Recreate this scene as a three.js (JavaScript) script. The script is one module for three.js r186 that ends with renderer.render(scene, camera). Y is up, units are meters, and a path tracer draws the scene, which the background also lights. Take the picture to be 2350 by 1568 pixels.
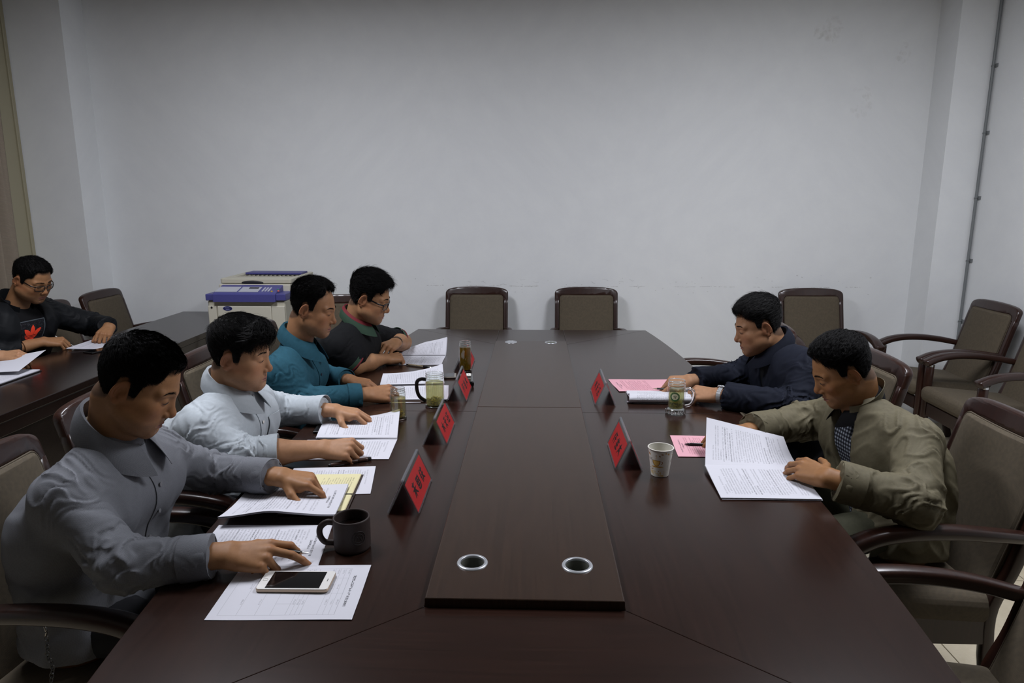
import * as THREE from 'three';
import { mergeGeometries, mergeVertices, toCreasedNormals } from 'three/addons/utils/BufferGeometryUtils.js';
import { RoundedBoxGeometry } from 'three/addons/geometries/RoundedBoxGeometry.js';
import { RectAreaLightUniformsLib } from 'three/addons/lights/RectAreaLightUniformsLib.js';
import { createNoise3D } from 'simplex-noise';

// ---------------------------------------------------------------- camera, exposure
const scene = new THREE.Scene();
scene.background = new THREE.Color(0x20242a);
const camera = new THREE.PerspectiveCamera(52.22, 2350 / 1568, 0.05, 60);
camera.position.set(0.0154, 1.5772, 0);
camera.rotation.set(-0.2008, 0.0316, 0.0002, 'YXZ');
const renderer = new THREE.WebGLRenderer({ antialias: true });
renderer.toneMapping = THREE.LinearToneMapping;
renderer.toneMappingExposure = 1.0;
renderer.shadowMap.enabled = true;
RectAreaLightUniformsLib.init();
// recessed ceiling panels: [x, z, width, length, intensity]
const LAMPS = [[-1.5, -2.5, 0.6, 1.2, 31], [1.5, -2.5, 0.6, 1.2, 31]];
const LAMP_COLOR = 0xf4f6ff;
const ROOM = { x0: -3.57, x1: 3.0, z0: -5.15, z1: 2.6, h: 3.07 };

// ---------------------------------------------------------------- helpers
let _s = 1234567;
const rnd = () => { _s = (_s + 0x6d2b79f5) | 0; let t = Math.imul(_s ^ (_s >>> 15), 1 | _s); t = (t + Math.imul(t ^ (t >>> 7), 61 | t)) ^ t; return ((t ^ (t >>> 14)) >>> 0) / 4294967296; };
const rr = (a, b) => a + (b - a) * rnd();
const noise3 = createNoise3D(rnd);
const V = (x, y, z) => new THREE.Vector3(x, y, z);
const clamp = (x, a, b) => (x < a ? a : x > b ? b : x);
const lerp = (a, b, t) => a + (b - a) * t;
const sstep = (a, b, x) => { const t = clamp((x - a) / (b - a), 0, 1); return t * t * (3 - 2 * t); };
const D2R = Math.PI / 180;
const used = {};
function numbered(n) { const k = used[n] || 0; used[n] = k + 1; return k ? n + '_' + String(k).padStart(3, '0') : n; }
function shadowed(m) { m.castShadow = true; m.receiveShadow = true; return m; }
function thing(name, label, category, pos = [0, 0, 0], turn = 0, group) {
  const o = new THREE.Group(); o.name = numbered(name); o.position.set(...pos); o.rotation.y = turn;
  o.userData = { label, category }; if (group) o.userData.group = group; scene.add(o); return o;
}
function part(name, geo, mat, parent, label) {
  const m = shadowed(new THREE.Mesh(Array.isArray(geo) ? merge(geo) : geo, mat)); m.name = name; if (label) m.userData.label = label; parent.add(m); return m;
}
function single(name, geo, mat, label, category, group) {
  const m = shadowed(new THREE.Mesh(Array.isArray(geo) ? merge(geo) : geo, mat)); m.name = numbered(name); m.userData = { label, category }; if (group) m.userData.group = group; scene.add(m); return m;
}
function struct(name, geo, mat, label) {
  const m = shadowed(new THREE.Mesh(Array.isArray(geo) ? merge(geo) : geo, mat)); m.name = name; m.userData = { kind: 'structure', label, category: name.split('_')[0] }; scene.add(m); return m;
}
function copyThing(src, pos, turn, label) {
  const r = src.clone(); r.name = numbered(src.name.replace(/_\d{3}$/, '')); r.userData = { ...src.userData, label }; r.position.set(...pos); r.rotation.y = turn; scene.add(r); return r;
}
function merge(list) {
  return mergeGeometries(list.map((g) => { g = g.index ? g.toNonIndexed() : g; const o = new THREE.BufferGeometry(); o.setAttribute('position', g.attributes.position); if (!g.attributes.normal) g.computeVertexNormals(); o.setAttribute('normal', g.attributes.normal); o.setAttribute('uv', g.attributes.uv || new THREE.BufferAttribute(new Float32Array(g.attributes.position.count * 2), 2)); if (g.attributes.color) o.setAttribute('color', g.attributes.color); return o; }));
}
// uv in metres from the dominant axis of each face; swap turns the grain
function boxUV(g, swap = false, s = 1) {
  g = g.index ? g.toNonIndexed() : g; const p = g.attributes.position, n = p.count, uv = new Float32Array(n * 2), a = V(), b = V(), c = V();
  for (let i = 0; i < n; i += 3) {
    a.fromBufferAttribute(p, i); b.fromBufferAttribute(p, i + 1); c.fromBufferAttribute(p, i + 2);
    const N = b.clone().sub(a).cross(c.clone().sub(a)), x = Math.abs(N.x), y = Math.abs(N.y), z = Math.abs(N.z);
    [a, b, c].forEach((q, k) => { let u, v; if (y >= x && y >= z) { u = q.x; v = q.z; } else if (x >= z) { u = q.z; v = q.y; } else { u = q.x; v = q.y; } if (swap) [u, v] = [v, u]; uv[(i + k) * 2] = u * s; uv[(i + k) * 2 + 1] = v * s; });
  }
  g.setAttribute('uv', new THREE.BufferAttribute(uv, 2)); return g;
}
const bx = (w, h, d, x = 0, y = 0, z = 0, r = 0) => { const g = r ? new RoundedBoxGeometry(w, h, d, 2, r) : new THREE.BoxGeometry(w, h, d); g.translate(x, y, z); return g; };
const cyl = (r0, r1, h, x = 0, y = 0, z = 0, n = 24) => { const g = new THREE.CylinderGeometry(r1, r0, h, n); g.translate(x, y, z); return g; };
const lathe = (pts, n = 40) => new THREE.LatheGeometry(pts.map(([x, y]) => new THREE.Vector2(x, y)), n);
// superellipse sweep along points: size(t) -> [half width along side, half height along up]
function sweep(pts, size, { n = 14, up = V(0, 1, 0), e = 2, closed = false, seg = 0 } = {}) {
  if (seg) pts = new THREE.CatmullRomCurve3(pts, closed, 'centripetal').getPoints(seg);
  const m = pts.length, pos = [], idx = [], uv = []; let len = 0;
  for (let i = 0; i < m; i++) {
    const A = closed ? pts[(i - 1 + m - 1) % (m - 1)] : pts[Math.max(0, i - 1)], B = closed ? pts[(i + 1) % (m - 1)] : pts[Math.min(m - 1, i + 1)];
    const T = B.clone().sub(A).normalize(), S = T.clone().cross(up).normalize(), U = S.clone().cross(T).normalize();
    if (i) len += pts[i].distanceTo(pts[i - 1]);
    const [a, b] = size(i / (m - 1));
    for (let j = 0; j < n; j++) {
      const th = (j / n) * 2 * Math.PI, c = Math.cos(th), s = Math.sin(th), q = 2 / e, cx = Math.sign(c) * Math.pow(Math.abs(c), q) * a, sy = Math.sign(s) * Math.pow(Math.abs(s), q) * b;
      const P = pts[i].clone().addScaledVector(S, cx).addScaledVector(U, sy); pos.push(P.x, P.y, P.z); uv.push(j / n * 2 * Math.PI * (a + b) / 2, len);
    }
  }
  for (let i = 0; i < m - 1; i++) for (let j = 0; j < n; j++) { const a = i * n + j, b = i * n + (j + 1) % n, c = a + n, d = b + n; idx.push(a, b, c, b, d, c); }
  if (!closed) for (const [i, f] of [[0, 1], [m - 1, 0]]) {
    const k = pos.length / 3; pos.push(pts[i].x, pts[i].y, pts[i].z); uv.push(0, i ? len : 0);
    for (let j = 0; j < n; j++) { const a = i * n + j, b = i * n + (j + 1) % n; if (f) idx.push(k, b, a); else idx.push(k, a, b); }
  }
  const g = new THREE.BufferGeometry(); g.setAttribute('position', new THREE.Float32BufferAttribute(pos, 3)); g.setAttribute('uv', new THREE.Float32BufferAttribute(uv, 2)); g.setIndex(idx); g.computeVertexNormals(); return g;
}
const tube = (pts, r, seg = 24, n = 10) => sweep(pts, (t) => { const q = typeof r === 'function' ? r(t) : r; return [q, q]; }, { seg, n, up: V(0.13, 0.97, 0.21) });
function roundRect(w, h, r, x0 = -w / 2, y0 = -h / 2, S = new THREE.Shape()) {
  S.moveTo(x0 + r, y0); S.lineTo(x0 + w - r, y0); S.quadraticCurveTo(x0 + w, y0, x0 + w, y0 + r); S.lineTo(x0 + w, y0 + h - r); S.quadraticCurveTo(x0 + w, y0 + h, x0 + w - r, y0 + h); S.lineTo(x0 + r, y0 + h); S.quadraticCurveTo(x0, y0 + h, x0, y0 + h - r); S.lineTo(x0, y0 + r); S.quadraticCurveTo(x0, y0, x0 + r, y0); return S;
}
function mapVerts(g, f) { const p = g.attributes.position, v = V(); for (let i = 0; i < p.count; i++) { v.fromBufferAttribute(p, i); f(v); p.setXYZ(i, v.x, v.y, v.z); } g.computeVertexNormals(); return g; }
const smoothed = (g, ang = 0.7) => { const q = g.clone(); q.deleteAttribute('uv'); q.deleteAttribute('normal'); return toCreasedNormals(mergeVertices(q, 1e-5), ang); };

// ---------------------------------------------------------------- textures and materials
function canvas(w, h, draw) { const c = document.createElement('canvas'); c.width = w; c.height = h; draw(c.getContext('2d'), w, h); return c; }
function ctex(w, h, draw, { srgb = true, repeat } = {}) {
  const t = new THREE.CanvasTexture(canvas(w, h, draw)); if (srgb) t.colorSpace = THREE.SRGBColorSpace; if (repeat) { t.wrapS = t.wrapT = THREE.RepeatWrapping; t.repeat.set(...repeat); } t.anisotropy = 8; return t;
}
// tileable noise field as DataTexture; f(u,v,noise) -> [r,g,b] 0..1
function dtex(n, f, { srgb = true, repeat = [1, 1] } = {}) {
  const d = new Uint8Array(n * n * 4);
  const tn = (u, v, fx, fy, k) => { const a = u * 2 * Math.PI, b = v * 2 * Math.PI; return noise3(Math.cos(a) * fx + 7 * k, Math.sin(a) * fx + Math.cos(b) * fy, Math.sin(b) * fy + 3 * k); };
  for (let y = 0; y < n; y++) for (let x = 0; x < n; x++) { const c = f(x / n, y / n, tn); const o = (y * n + x) * 4; for (let k = 0; k < 3; k++) d[o + k] = clamp(c[k], 0, 1) * 255; d[o + 3] = 255; }
  const t = new THREE.DataTexture(d, n, n); t.wrapS = t.wrapT = THREE.RepeatWrapping; t.repeat.set(...repeat); t.magFilter = THREE.LinearFilter; t.minFilter = THREE.LinearMipmapLinearFilter; t.generateMipmaps = true; if (srgb) t.colorSpace = THREE.SRGBColorSpace; t.needsUpdate = true; return t;
}
const hex = (h) => [((h >> 16) & 255) / 255, ((h >> 8) & 255) / 255, (h & 255) / 255];
const mixc = (a, b, t) => a.map((x, i) => lerp(x, b[i], t));
// wood: grain runs along v
function woodTex(dark, light, rep) { const A = hex(dark), B = hex(light); return dtex(512, (u, v, tn) => { const g = tn(u, v, 9, 0.5, 1) * 0.5 + tn(u, v, 22, 0.8, 2) * 0.3 + tn(u, v, 3, 1.2, 3) * 0.3 + tn(u, v, 45, 2.5, 4) * 0.25; return mixc(A, B, 0.5 + 0.5 * g); }, { repeat: rep }); }
const M = {};
const std = (o) => new THREE.MeshStandardMaterial(o), phy = (o) => new THREE.MeshPhysicalMaterial(o);
const fineN = dtex(256, (u, v, tn) => { const g = 0.5 + 0.25 * tn(u, v, 14, 14, 1) + 0.25 * tn(u, v, 30, 30, 2); return [g, g, g]; }, { srgb: false, repeat: [6, 3] });
const tableWood = woodTex(0x21140f, 0x2d1c16, [1.6, 0.8]);
M.table = phy({ map: tableWood, roughness: 0.2, specularIntensity: 1, clearcoat: 0.0, bumpMap: fineN, bumpScale: 0.00003 });
M.tableEdge = phy({ map: tableWood, roughness: 0.24 });
M.desk = phy({ map: woodTex(0x170f0d, 0x211613, [1.6, 0.8]), roughness: 0.2 });
M.chairWood = phy({ map: woodTex(0x22120d, 0x331b13, [3, 1.2]), roughness: 0.3, clearcoat: 0.15, clearcoatRoughness: 0.15 });
const weave = dtex(256, (u, v, tn) => { const a = Math.sin(u * 2 * Math.PI * 64), b = Math.sin(v * 2 * Math.PI * 64); const g = 0.5 + 0.28 * (a * b) + 0.22 * tn(u, v, 20, 20, 5); return [g, g, g]; }, { srgb: false, repeat: [10, 10] });
const seatCol = dtex(256, (u, v, tn) => mixc(hex(0x4b4234), hex(0x584e3d), 0.5 + 0.35 * tn(u, v, 3, 3, 1) + 0.3 * tn(u, v, 26, 26, 2)), { repeat: [3, 3] });
M.seat = phy({ map: seatCol, bumpMap: weave, bumpScale: 0.0004, roughness: 0.85, sheen: 0.25, sheenRoughness: 0.6 });
M.piping = std({ color: 0x4a4031, roughness: 0.8 });
M.chrome = std({ color: 0xc8cacc, metalness: 1, roughness: 0.18 });
M.watchSteel = std({ color: 0xa9abad, metalness: 0.25, roughness: 0.3 });
M.steel = std({ color: 0xb9b6b0, metalness: 1, roughness: 0.3 });
M.black = std({ color: 0x0c0c0d, roughness: 0.4 });
M.blackGloss = phy({ color: 0x08080a, roughness: 0.12, clearcoat: 0.5 });
M.whitePlastic = std({ color: 0xe6e4de, roughness: 0.35 });
M.glass = phy({ color: 0xffffff, roughness: 0.02, transmission: 1, thickness: 0.004, ior: 1.5 });
M.thinGlass = phy({ color: 0xfbfdfc, roughness: 0.02, transmission: 1, thickness: 0, ior: 1.5 });
M.pane = phy({ color: 0xffffff, roughness: 0.02, transmission: 1, thickness: 0, ior: 1.5 });
M.acrylic = phy({ color: 0x15181a, roughness: 0.05, transparent: true, opacity: 0.07, ior: 1.49 });
M.acrylicEdge = phy({ color: 0x8a9096, roughness: 0.12, transparent: true, opacity: 0.24 });
M.tablePanel = phy({ map: woodTex(0x2b1e16, 0x37271d, [1.6, 0.8]), roughness: 0.27, bumpMap: fineN, bumpScale: 0.00004 });

// ---------------------------------------------------------------- room shell
{
  const { x0, x1, z0, z1, h } = ROOM, W = 0.2;
  const plaster = dtex(512, (u, v, tn) => { const g = 0.5 + 0.3 * tn(u, v, 2, 2, 1) + 0.12 * tn(u, v, 7, 7, 2) + 0.1 * tn(u, v, 60, 60, 3); return mixc(hex(0xdfe1e2), hex(0xe5e7e7), g); }, { repeat: [0.4, 0.4] });
  M.wall = std({ map: plaster, roughness: 0.9 });
  const wallBack = struct('wall_back', boxUV(bx(x1 - x0 + 2 * W, h + 0.2, W, (x0 + x1) / 2, h / 2, z0 - W / 2)), M.wall, 'pale grey-white plaster wall behind the far end of the table');
  struct('wall_left', [ // with a window opening z -4.4 .. -0.9, y 0.85 .. 2.9
    boxUV(bx(W, h + 0.2, z1 - z0 - 4.25, x0 - W / 2, h / 2, z0 + 4.25 + (z1 - z0 - 4.25) / 2)), boxUV(bx(W, h + 0.2, 0.75, x0 - W / 2, h / 2, z0 + 0.375)),
    boxUV(bx(W, 0.85, 3.5, x0 - W / 2, 0.425, -2.65)), boxUV(bx(W, h - 2.9 + 0.1, 3.5, x0 - W / 2, (h + 0.1 + 2.9) / 2, -2.65))], M.wall, 'pale plaster side wall with the curtained window');
  struct('wall_right', boxUV(bx(W, h + 0.2, z1 - z0, x1 + W / 2, h / 2, (z0 + z1) / 2)), M.wall, 'pale plaster side wall with the grey conduit');
  struct('wall_front', boxUV(bx(x1 - x0 + 2 * W, h + 0.2, W, (x0 + x1) / 2, h / 2, z1 + W / 2)), std({ map: woodTex(0x5a4636, 0x6c5543, [0.8, 0.3]), roughness: 0.5 }), 'brown wood-panelled wall behind the viewer');
  struct('trim_1', boxUV(bx(0.41, h, 0.25, -3.365, h / 2, -5.025)), M.wall, 'square plaster column in the corner beside the curtain');
  struct('trim_2', boxUV(bx(0.25, h, 0.25, 2.875, h / 2, -5.025)), M.wall, 'square plaster column in the corner beside the conduit');
  struct('ceiling', boxUV(bx(x1 - x0 + 2 * W, 0.2, z1 - z0 + 2 * W, (x0 + x1) / 2, h + 0.1, (z0 + z1) / 2)), std({ color: 0xa3a5a4, roughness: 0.95 }), 'plain grey-white ceiling');
  // the chair-rail scuff line, cracks and stains on the back wall: thin matt marks of dirt lying on the paint
  const scuff = ctex(2048, 256, (g, w, hh) => {
    g.clearRect(0, 0, w, hh); const px = (x) => (x + 1.3) / 3.9 * w; let y = hh * 0.62;
    for (let x = -1.15; x < 2.4; x += 0.004) { y += rr(-0.5, 0.5); y = clamp(y, hh * 0.52, hh * 0.68); if (noise3(x * 6, 3, 1) > -0.1 && noise3(x * 40, 1, 8) > -0.35) { g.fillStyle = `rgba(${96 + rr(0, 30)},${84 + rr(0, 20)},66,${rr(0.1, 0.42)})`; g.fillRect(px(x), y + rr(-1, 1), rr(2, 5), rr(0.8, 2)); } }
    for (let i = 0; i < 70; i++) { const x = rr(-1.2, 2.5), yy = rr(0.35, 0.85) * hh; g.fillStyle = `rgba(110,98,78,${rr(0.08, 0.3)})`; g.beginPath(); g.ellipse(px(x), yy, rr(1, 4), rr(0.8, 2.4), rr(0, 3), 0, 7); g.fill(); }
    for (let i = 0; i < 9; i++) { const x = rr(-0.5, 1.2); g.strokeStyle = `rgba(90,82,66,${rr(0.15, 0.4)})`; g.lineWidth = rr(0.8, 1.6); g.beginPath(); let a = px(x), b = hh * rr(0.4, 0.6); g.moveTo(a, b); for (let k = 0; k < 5; k++) { a += rr(1, 7); b += rr(-5, 5); g.lineTo(a, b); } g.stroke(); }
  });
  const mk = new THREE.PlaneGeometry(3.9, 0.3); mk.translate(0.65, 0.99, z0 + 0.0015);
  const scuffs = part('scuff_marks', mk, std({ map: scuff, transparent: true, roughness: 0.9 }), wallBack, 'thin cracked line of dirt at chair-top height');
  scuffs.castShadow = false;
  const stain = ctex(512, 512, (g, w, hh) => { g.clearRect(0, 0, w, hh); for (const [x, y, r, n] of [[150, 120, 34, 60], [100, 130, 16, 20], [270, 360, 40, 30], [400, 200, 26, 18]]) for (let i = 0; i < n; i++) { const a = rr(0, 6.3), q = r * Math.sqrt(rnd()); g.fillStyle = `rgba(186,172,142,${rr(0.008, 0.045)})`; g.beginPath(); g.ellipse(x + q * Math.cos(a), y + q * Math.sin(a) * 1.3, rr(2, 9), rr(2, 12), a, 0, 7); g.fill(); } });
  const sg = new THREE.PlaneGeometry(1.0, 1.0); sg.translate(2.25, 2.45, z0 + 0.0015);
  part('damp_stain', sg, std({ map: stain, transparent: true, roughness: 0.95 }), wallBack, 'faint yellowish stains high on the wall').castShadow = false;

  // floor of beige tiles
  const grout = std({ color: 0x8a8272, roughness: 0.9 });
  const fl = struct('floor', bx(x1 - x0 + 2 * W, 0.2, z1 - z0 + 2 * W, (x0 + x1) / 2, -0.104, (z0 + z1) / 2), grout, 'floor of square beige glazed tiles');
  const tiles = [0, 1, 2].map((k) => phy({ map: dtex(128, (u, v, tn) => mixc(hex(0xb5aa92), hex(0xc3b9a2), 0.5 + 0.3 * tn(u, v, 2, 2, k) + 0.25 * tn(u, v, 24, 24, k + 5)), {}), roughness: 0.28 }));
  const S = 0.6, tg = new RoundedBoxGeometry(S - 0.004, 0.01, S - 0.004, 1, 0.0015);
  for (let x = x0 + 0.27 - S / 2; x - S / 2 < x1; x += S) for (let z = z0 + S / 2; z - S / 2 < z1; z += S) {
    const a = Math.max(x - S / 2, x0), b = Math.min(x + S / 2, x1), c = Math.max(z - S / 2, z0), d = Math.min(z + S / 2, z1); if (b - a < 0.02 || d - c < 0.02) continue;
    const full = b - a > S - 0.01 && d - c > S - 0.01; const t = part('tile', full ? tg : new THREE.BoxGeometry(b - a - 0.004, 0.01, d - c - 0.004), tiles[Math.floor(rnd() * 3)], fl); t.position.set((a + b) / 2, -0.005, (c + d) / 2);
  }
  const bb = std({ color: 0x3a2a22, roughness: 0.4 });
  struct('baseboard_back', bx(2.75 + 3.16, 0.1, 0.015, -0.2, 0.05, z0 + 0.0075), bb, 'low dark skirting along the far wall');
  struct('baseboard_right', bx(0.015, 0.1, z1 + 4.9, x1 - 0.0075, 0.05, (z1 - 4.9) / 2), bb, 'low dark skirting along the wall with the conduit');

  // window with cream frame, curtains
  const cream = std({ color: 0x9c957c, roughness: 0.5 });
  const win = struct('window_1', [bx(0.12, 0.07, 3.5, x0 - 0.06, 0.885, -2.65), bx(0.12, 0.07, 3.5, x0 - 0.06, 2.865, -2.65), bx(0.12, 2.05, 0.07, x0 - 0.06, 1.875, -4.365), bx(0.12, 2.05, 0.07, x0 - 0.06, 1.875, -0.935), bx(0.05, 1.95, 0.05, x0 - 0.08, 1.875, -2.65)], cream, 'large window behind the drawn curtain');
  part('pane', bx(0.006, 1.9, 1.68, x0 - 0.1, 1.875, -3.5), M.pane, win); part('pane', bx(0.006, 1.9, 1.68, x0 - 0.1, 1.875, -1.8), M.pane, win);
  // cream door-like casing beside the column
  part('casing', [bx(0.02, h - 0.01, 0.2, x0 + 0.01, h / 2, -4.765, 0.004), bx(0.03, h - 0.01, 0.03, x0 + 0.015, h / 2, -4.88, 0.004), bx(0.035, h - 0.01, 0.02, x0 + 0.0175, h / 2, -4.675, 0.004)], cream, win, 'cream painted window casing');
  const cg = new THREE.PlaneGeometry(3.4, 2.86, 340, 8); const cp = cg.attributes.position;
  for (let i = 0; i < cp.count; i++) { const u = cp.getX(i), v = cp.getY(i); const z = -2.94 + u, f = 0.035 * Math.sin(u * 52 + Math.sin(u * 9) * 1.5) + 0.018 * Math.sin(u * 117 + 1) * (0.6 + 0.4 * Math.sin(v * 2 + u * 8)); cp.setXYZ(i, x0 + 0.1 + f, 1.5 + v, z); }
  cg.computeVertexNormals();
  const curTex = ctex(256, 256, (g, w, hh) => { g.fillStyle = '#85796a'; g.fillRect(0, 0, w, hh); for (let i = 0; i < 900; i++) { g.strokeStyle = `rgba(${rr(150, 190)},${rr(140, 175)},${rr(120, 150)},${rr(0.06, 0.25)})`; g.lineWidth = rr(0.5, 1.6); const x = rr(-20, w), y = rr(0, hh); g.beginPath(); g.moveTo(x, y); g.lineTo(x + rr(6, 26), y - rr(4, 16)); g.stroke(); } }, { repeat: [12, 12] });
  single('curtain', cg, phy({ map: curTex, side: THREE.DoubleSide, roughness: 0.9, transmission: 0.0 }), 'grey-beige brocade curtain hanging over the window', 'curtain');
  single('curtain_rod', tube([V(x0 + 0.1, 2.965, -4.7), V(x0 + 0.1, 2.965, -0.9)], 0.012, 4), cream, 'slim rod carrying the brocade curtain', 'rod');

  // conduit on the right wall at the column
  const pipe = thing('conduit_pipe', 'thin grey electrical conduit clipped upright in the wall corner', 'pipe', [x1 - 0.015, 0, -4.885]);
  const pg = std({ color: 0x777b7c, roughness: 0.45 });
  part('tube', cyl(0.009, 0.009, h - 0.5, 0, (h + 0.5) / 2 - 0.001, 0, 14), pg, pipe);
  for (let y = 0.75; y < 3.1; y += 0.42) part('clip', [bx(0.006, 0.022, 0.05, 0.011, y, 0.004), new THREE.TorusGeometry(0.0105, 0.0025, 6, 14).rotateX(Math.PI / 2).translate(0, y, 0)], pg, pipe);

  // ceiling light panels
  for (const [i, [x, z, w, l, I]] of LAMPS.entries()) {
    const where = ['nearer the curtain, over the table', 'nearer the conduit wall, over the table'][i];
    const t = thing('ceiling_light', 'flat white recessed ceiling light panel ' + where, 'light', [x, h, z], 0, 'ceiling light panels');
    part('frame', [bx(w + 0.06, 0.03, 0.03, 0, -0.015, l / 2 + 0.015), bx(w + 0.06, 0.03, 0.03, 0, -0.015, -l / 2 - 0.015), bx(0.03, 0.03, l, w / 2 + 0.015, -0.015, 0), bx(0.03, 0.03, l, -w / 2 - 0.015, -0.015, 0)], M.whitePlastic, t);
    part('diffuser', bx(w, 0.01, l, 0, -0.006, 0), std({ color: 0xffffff, emissive: LAMP_COLOR, emissiveIntensity: 1.2, roughness: 0.6 }), t);
    const L = new THREE.RectAreaLight(LAMP_COLOR, I, w, l); L.position.set(0, -0.02, 0); L.rotation.x = -Math.PI / 2; t.add(L);
  }
}

// ---------------------------------------------------------------- conference table
{
  const TZ = -2.66, HL = 1.79, H = 0.75, TH = 0.03;
  const t = thing('conference_table', 'long dark mahogany boat-shaped conference table with raised centre panel', 'table', [0, 0, TZ]);
  const hw = (s) => 0.836 - 0.098 * Math.pow(Math.abs(s) / HL, 2.6);
  const px = 0.207, pn = 1.36, pf = -1.325; // raised panel: half width, near end, far end (local z)
  const shapeMesh = (name, pts, y0, y1, lab) => {
    const S = new THREE.Shape(pts.map(([x, z]) => new THREE.Vector2(x, -z)));
    const b = 0.0015, g = new THREE.ExtrudeGeometry(S, { depth: y1 - y0 - 2 * b, bevelEnabled: true, bevelThickness: b, bevelSize: b, bevelOffset: -b - 0.0004, bevelSegments: 2, curveSegments: 2 });
    g.rotateX(-Math.PI / 2); g.translate(0, y0 + b, 0); return part(name, boxUV(g, name === 'end_board'), M.table, t, lab);
  };
  const N = 26, side = (sg, za, zb) => { const r = []; for (let i = 0; i <= N; i++) { const z = lerp(za, zb, i / N); r.push([sg * hw(z), z]); } return r; };
  for (const sg of [-1, 1]) {
    shapeMesh('top_board', [[sg * px, pn], [sg * hw(HL), HL], ...side(sg, HL, 0.0), [sg * px, 0.0]], H - TH, H);
    shapeMesh('top_board', [[sg * px, 0.0], ...side(sg, 0.0, -HL), [sg * hw(HL), -HL], [sg * px, pf]], H - TH, H);
  }
  shapeMesh('end_board', [[-px, pn], [px, pn], [hw(HL), HL], [-hw(HL), HL]], H - TH, H);
  shapeMesh('end_board', [[-px, pf], [-hw(HL), -HL], [-px, -HL]], H - TH, H); shapeMesh('end_board', [[px, pf], [hw(HL), -HL], [px, -HL]], H - TH, H);
  shapeMesh('end_board', [[-px, pf], [px, pf], [px, -HL], [-px, -HL]], H - TH, H);
  // raised panels with cable holes
  const panel = (za, zb, holes) => {
    const S = new THREE.Shape([[-px, za], [px, za], [px, zb], [-px, zb]].map(([x, z]) => new THREE.Vector2(x, -z)));
    for (const [x, z] of holes) { const h = new THREE.Path(); h.absarc(x, -z, 0.028, 0, Math.PI * 2); S.holes.push(h); }
    const b = 0.003, g = new THREE.ExtrudeGeometry(S, { depth: 0.05 - 2 * b, bevelEnabled: true, bevelThickness: b, bevelSize: b, bevelOffset: -b - 0.0006, bevelSegments: 3, curveSegments: 24 });
    g.rotateX(-Math.PI / 2); g.translate(0, H + 0.02 - 0.05 + b, 0); return part('centre_panel', boxUV(g), M.tablePanel, t);
  };
  const gN = [[-0.12, 1.215], [0.117, 1.22]], gF = [[-0.115, -1.285], [0.115, -1.28]];
  panel(0.0, pn, gN); panel(pf, 0.0, gF);
  const ring = std({ color: 0xb9bcc0, roughness: 0.3, metalness: 0.55 }), inner = std({ color: 0x5f6158, roughness: 0.6 });
  for (const [x, z] of [...gN, ...gF]) {
    const g = new THREE.Group(); g.name = 'cable_grommet'; g.position.set(x, H + 0.02, z); t.add(g);
    part('flange', lathe([[0.0268, -0.002], [0.0268, 0.002], [0.0285, 0.0035], [0.0335, 0.0032], [0.0352, 0.0004], [0.0352, -0.0002]], 44), ring, g);
    part('sleeve', lathe([[0.0272, 0.002], [0.0268, -0.006], [0.0255, -0.008], [0.0252, -0.045], [0.0268, -0.045], [0.0274, -0.004]], 40), inner, g);
    if (z < 0) part('cap', lathe([[0, 0.0022], [0.024, 0.002], [0.0264, 0.0]], 36), x < 0 ? ring : inner, g);
  }
  // moulded edge, apron and pedestals
  const edgePts = []; for (const p of side(1, HL, -HL)) edgePts.push(p); for (const p of side(-1, -HL, HL)) edgePts.push(p);
  const eS = new THREE.Shape(edgePts.map(([x, z]) => new THREE.Vector2(x * 0.985, -z * 0.992))); const eh = new THREE.Path(edgePts.map(([x, z]) => new THREE.Vector2(x * 0.86, -z * 0.93))); eS.holes.push(eh);
  const eg = new THREE.ExtrudeGeometry(eS, { depth: 0.011, bevelEnabled: false }); eg.rotateX(-Math.PI / 2); eg.translate(0, H - TH - 0.0115, 0); part('edge_frame', boxUV(eg), M.tableEdge, t);
  part('apron', [bx(0.03, 0.22, 2.7, -0.36, 0.58, 0), bx(0.03, 0.22, 2.7, 0.36, 0.58, 0)].map((g) => boxUV(g)), M.tableEdge, t);
  part('under_shelf', boxUV(bx(0.7, 0.02, 2.7, 0, 0.48, 0)), M.tableEdge, t);
  for (const z of [-1.25, 0, 1.25]) part('pedestal', boxUV(bx(0.72, 0.688, 0.3, 0, 0.344, z, 0.006)), M.tableEdge, t);
}

// ---------------------------------------------------------------- side desk along the curtained wall
{
  const t = thing('side_desk', 'long narrow dark desk running along the curtain side of the room', 'desk', [0, 0, 0]);
  part('worktop', boxUV(bx(0.56, 0.035, 2.6, -2.35, 0.7325, -3.82, 0.004)), M.desk, t);
  part('front_edge', boxUV(bx(0.03, 0.055, 2.6, -2.088, 0.687, -3.82, 0.003)), M.desk, t);
  for (let i = 0; i < 3; i++) part('modesty_panel', boxUV(bx(0.02, 0.62, 0.855, -2.14, 0.345, -2.96 - i * 0.86)), M.desk, t);
  for (const z of [-2.53, -3.38, -4.492, -5.1]) part('end_panel', boxUV(bx(0.46, 0.69, 0.025, -2.385, 0.357, z)), M.desk, t);
}

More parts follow.
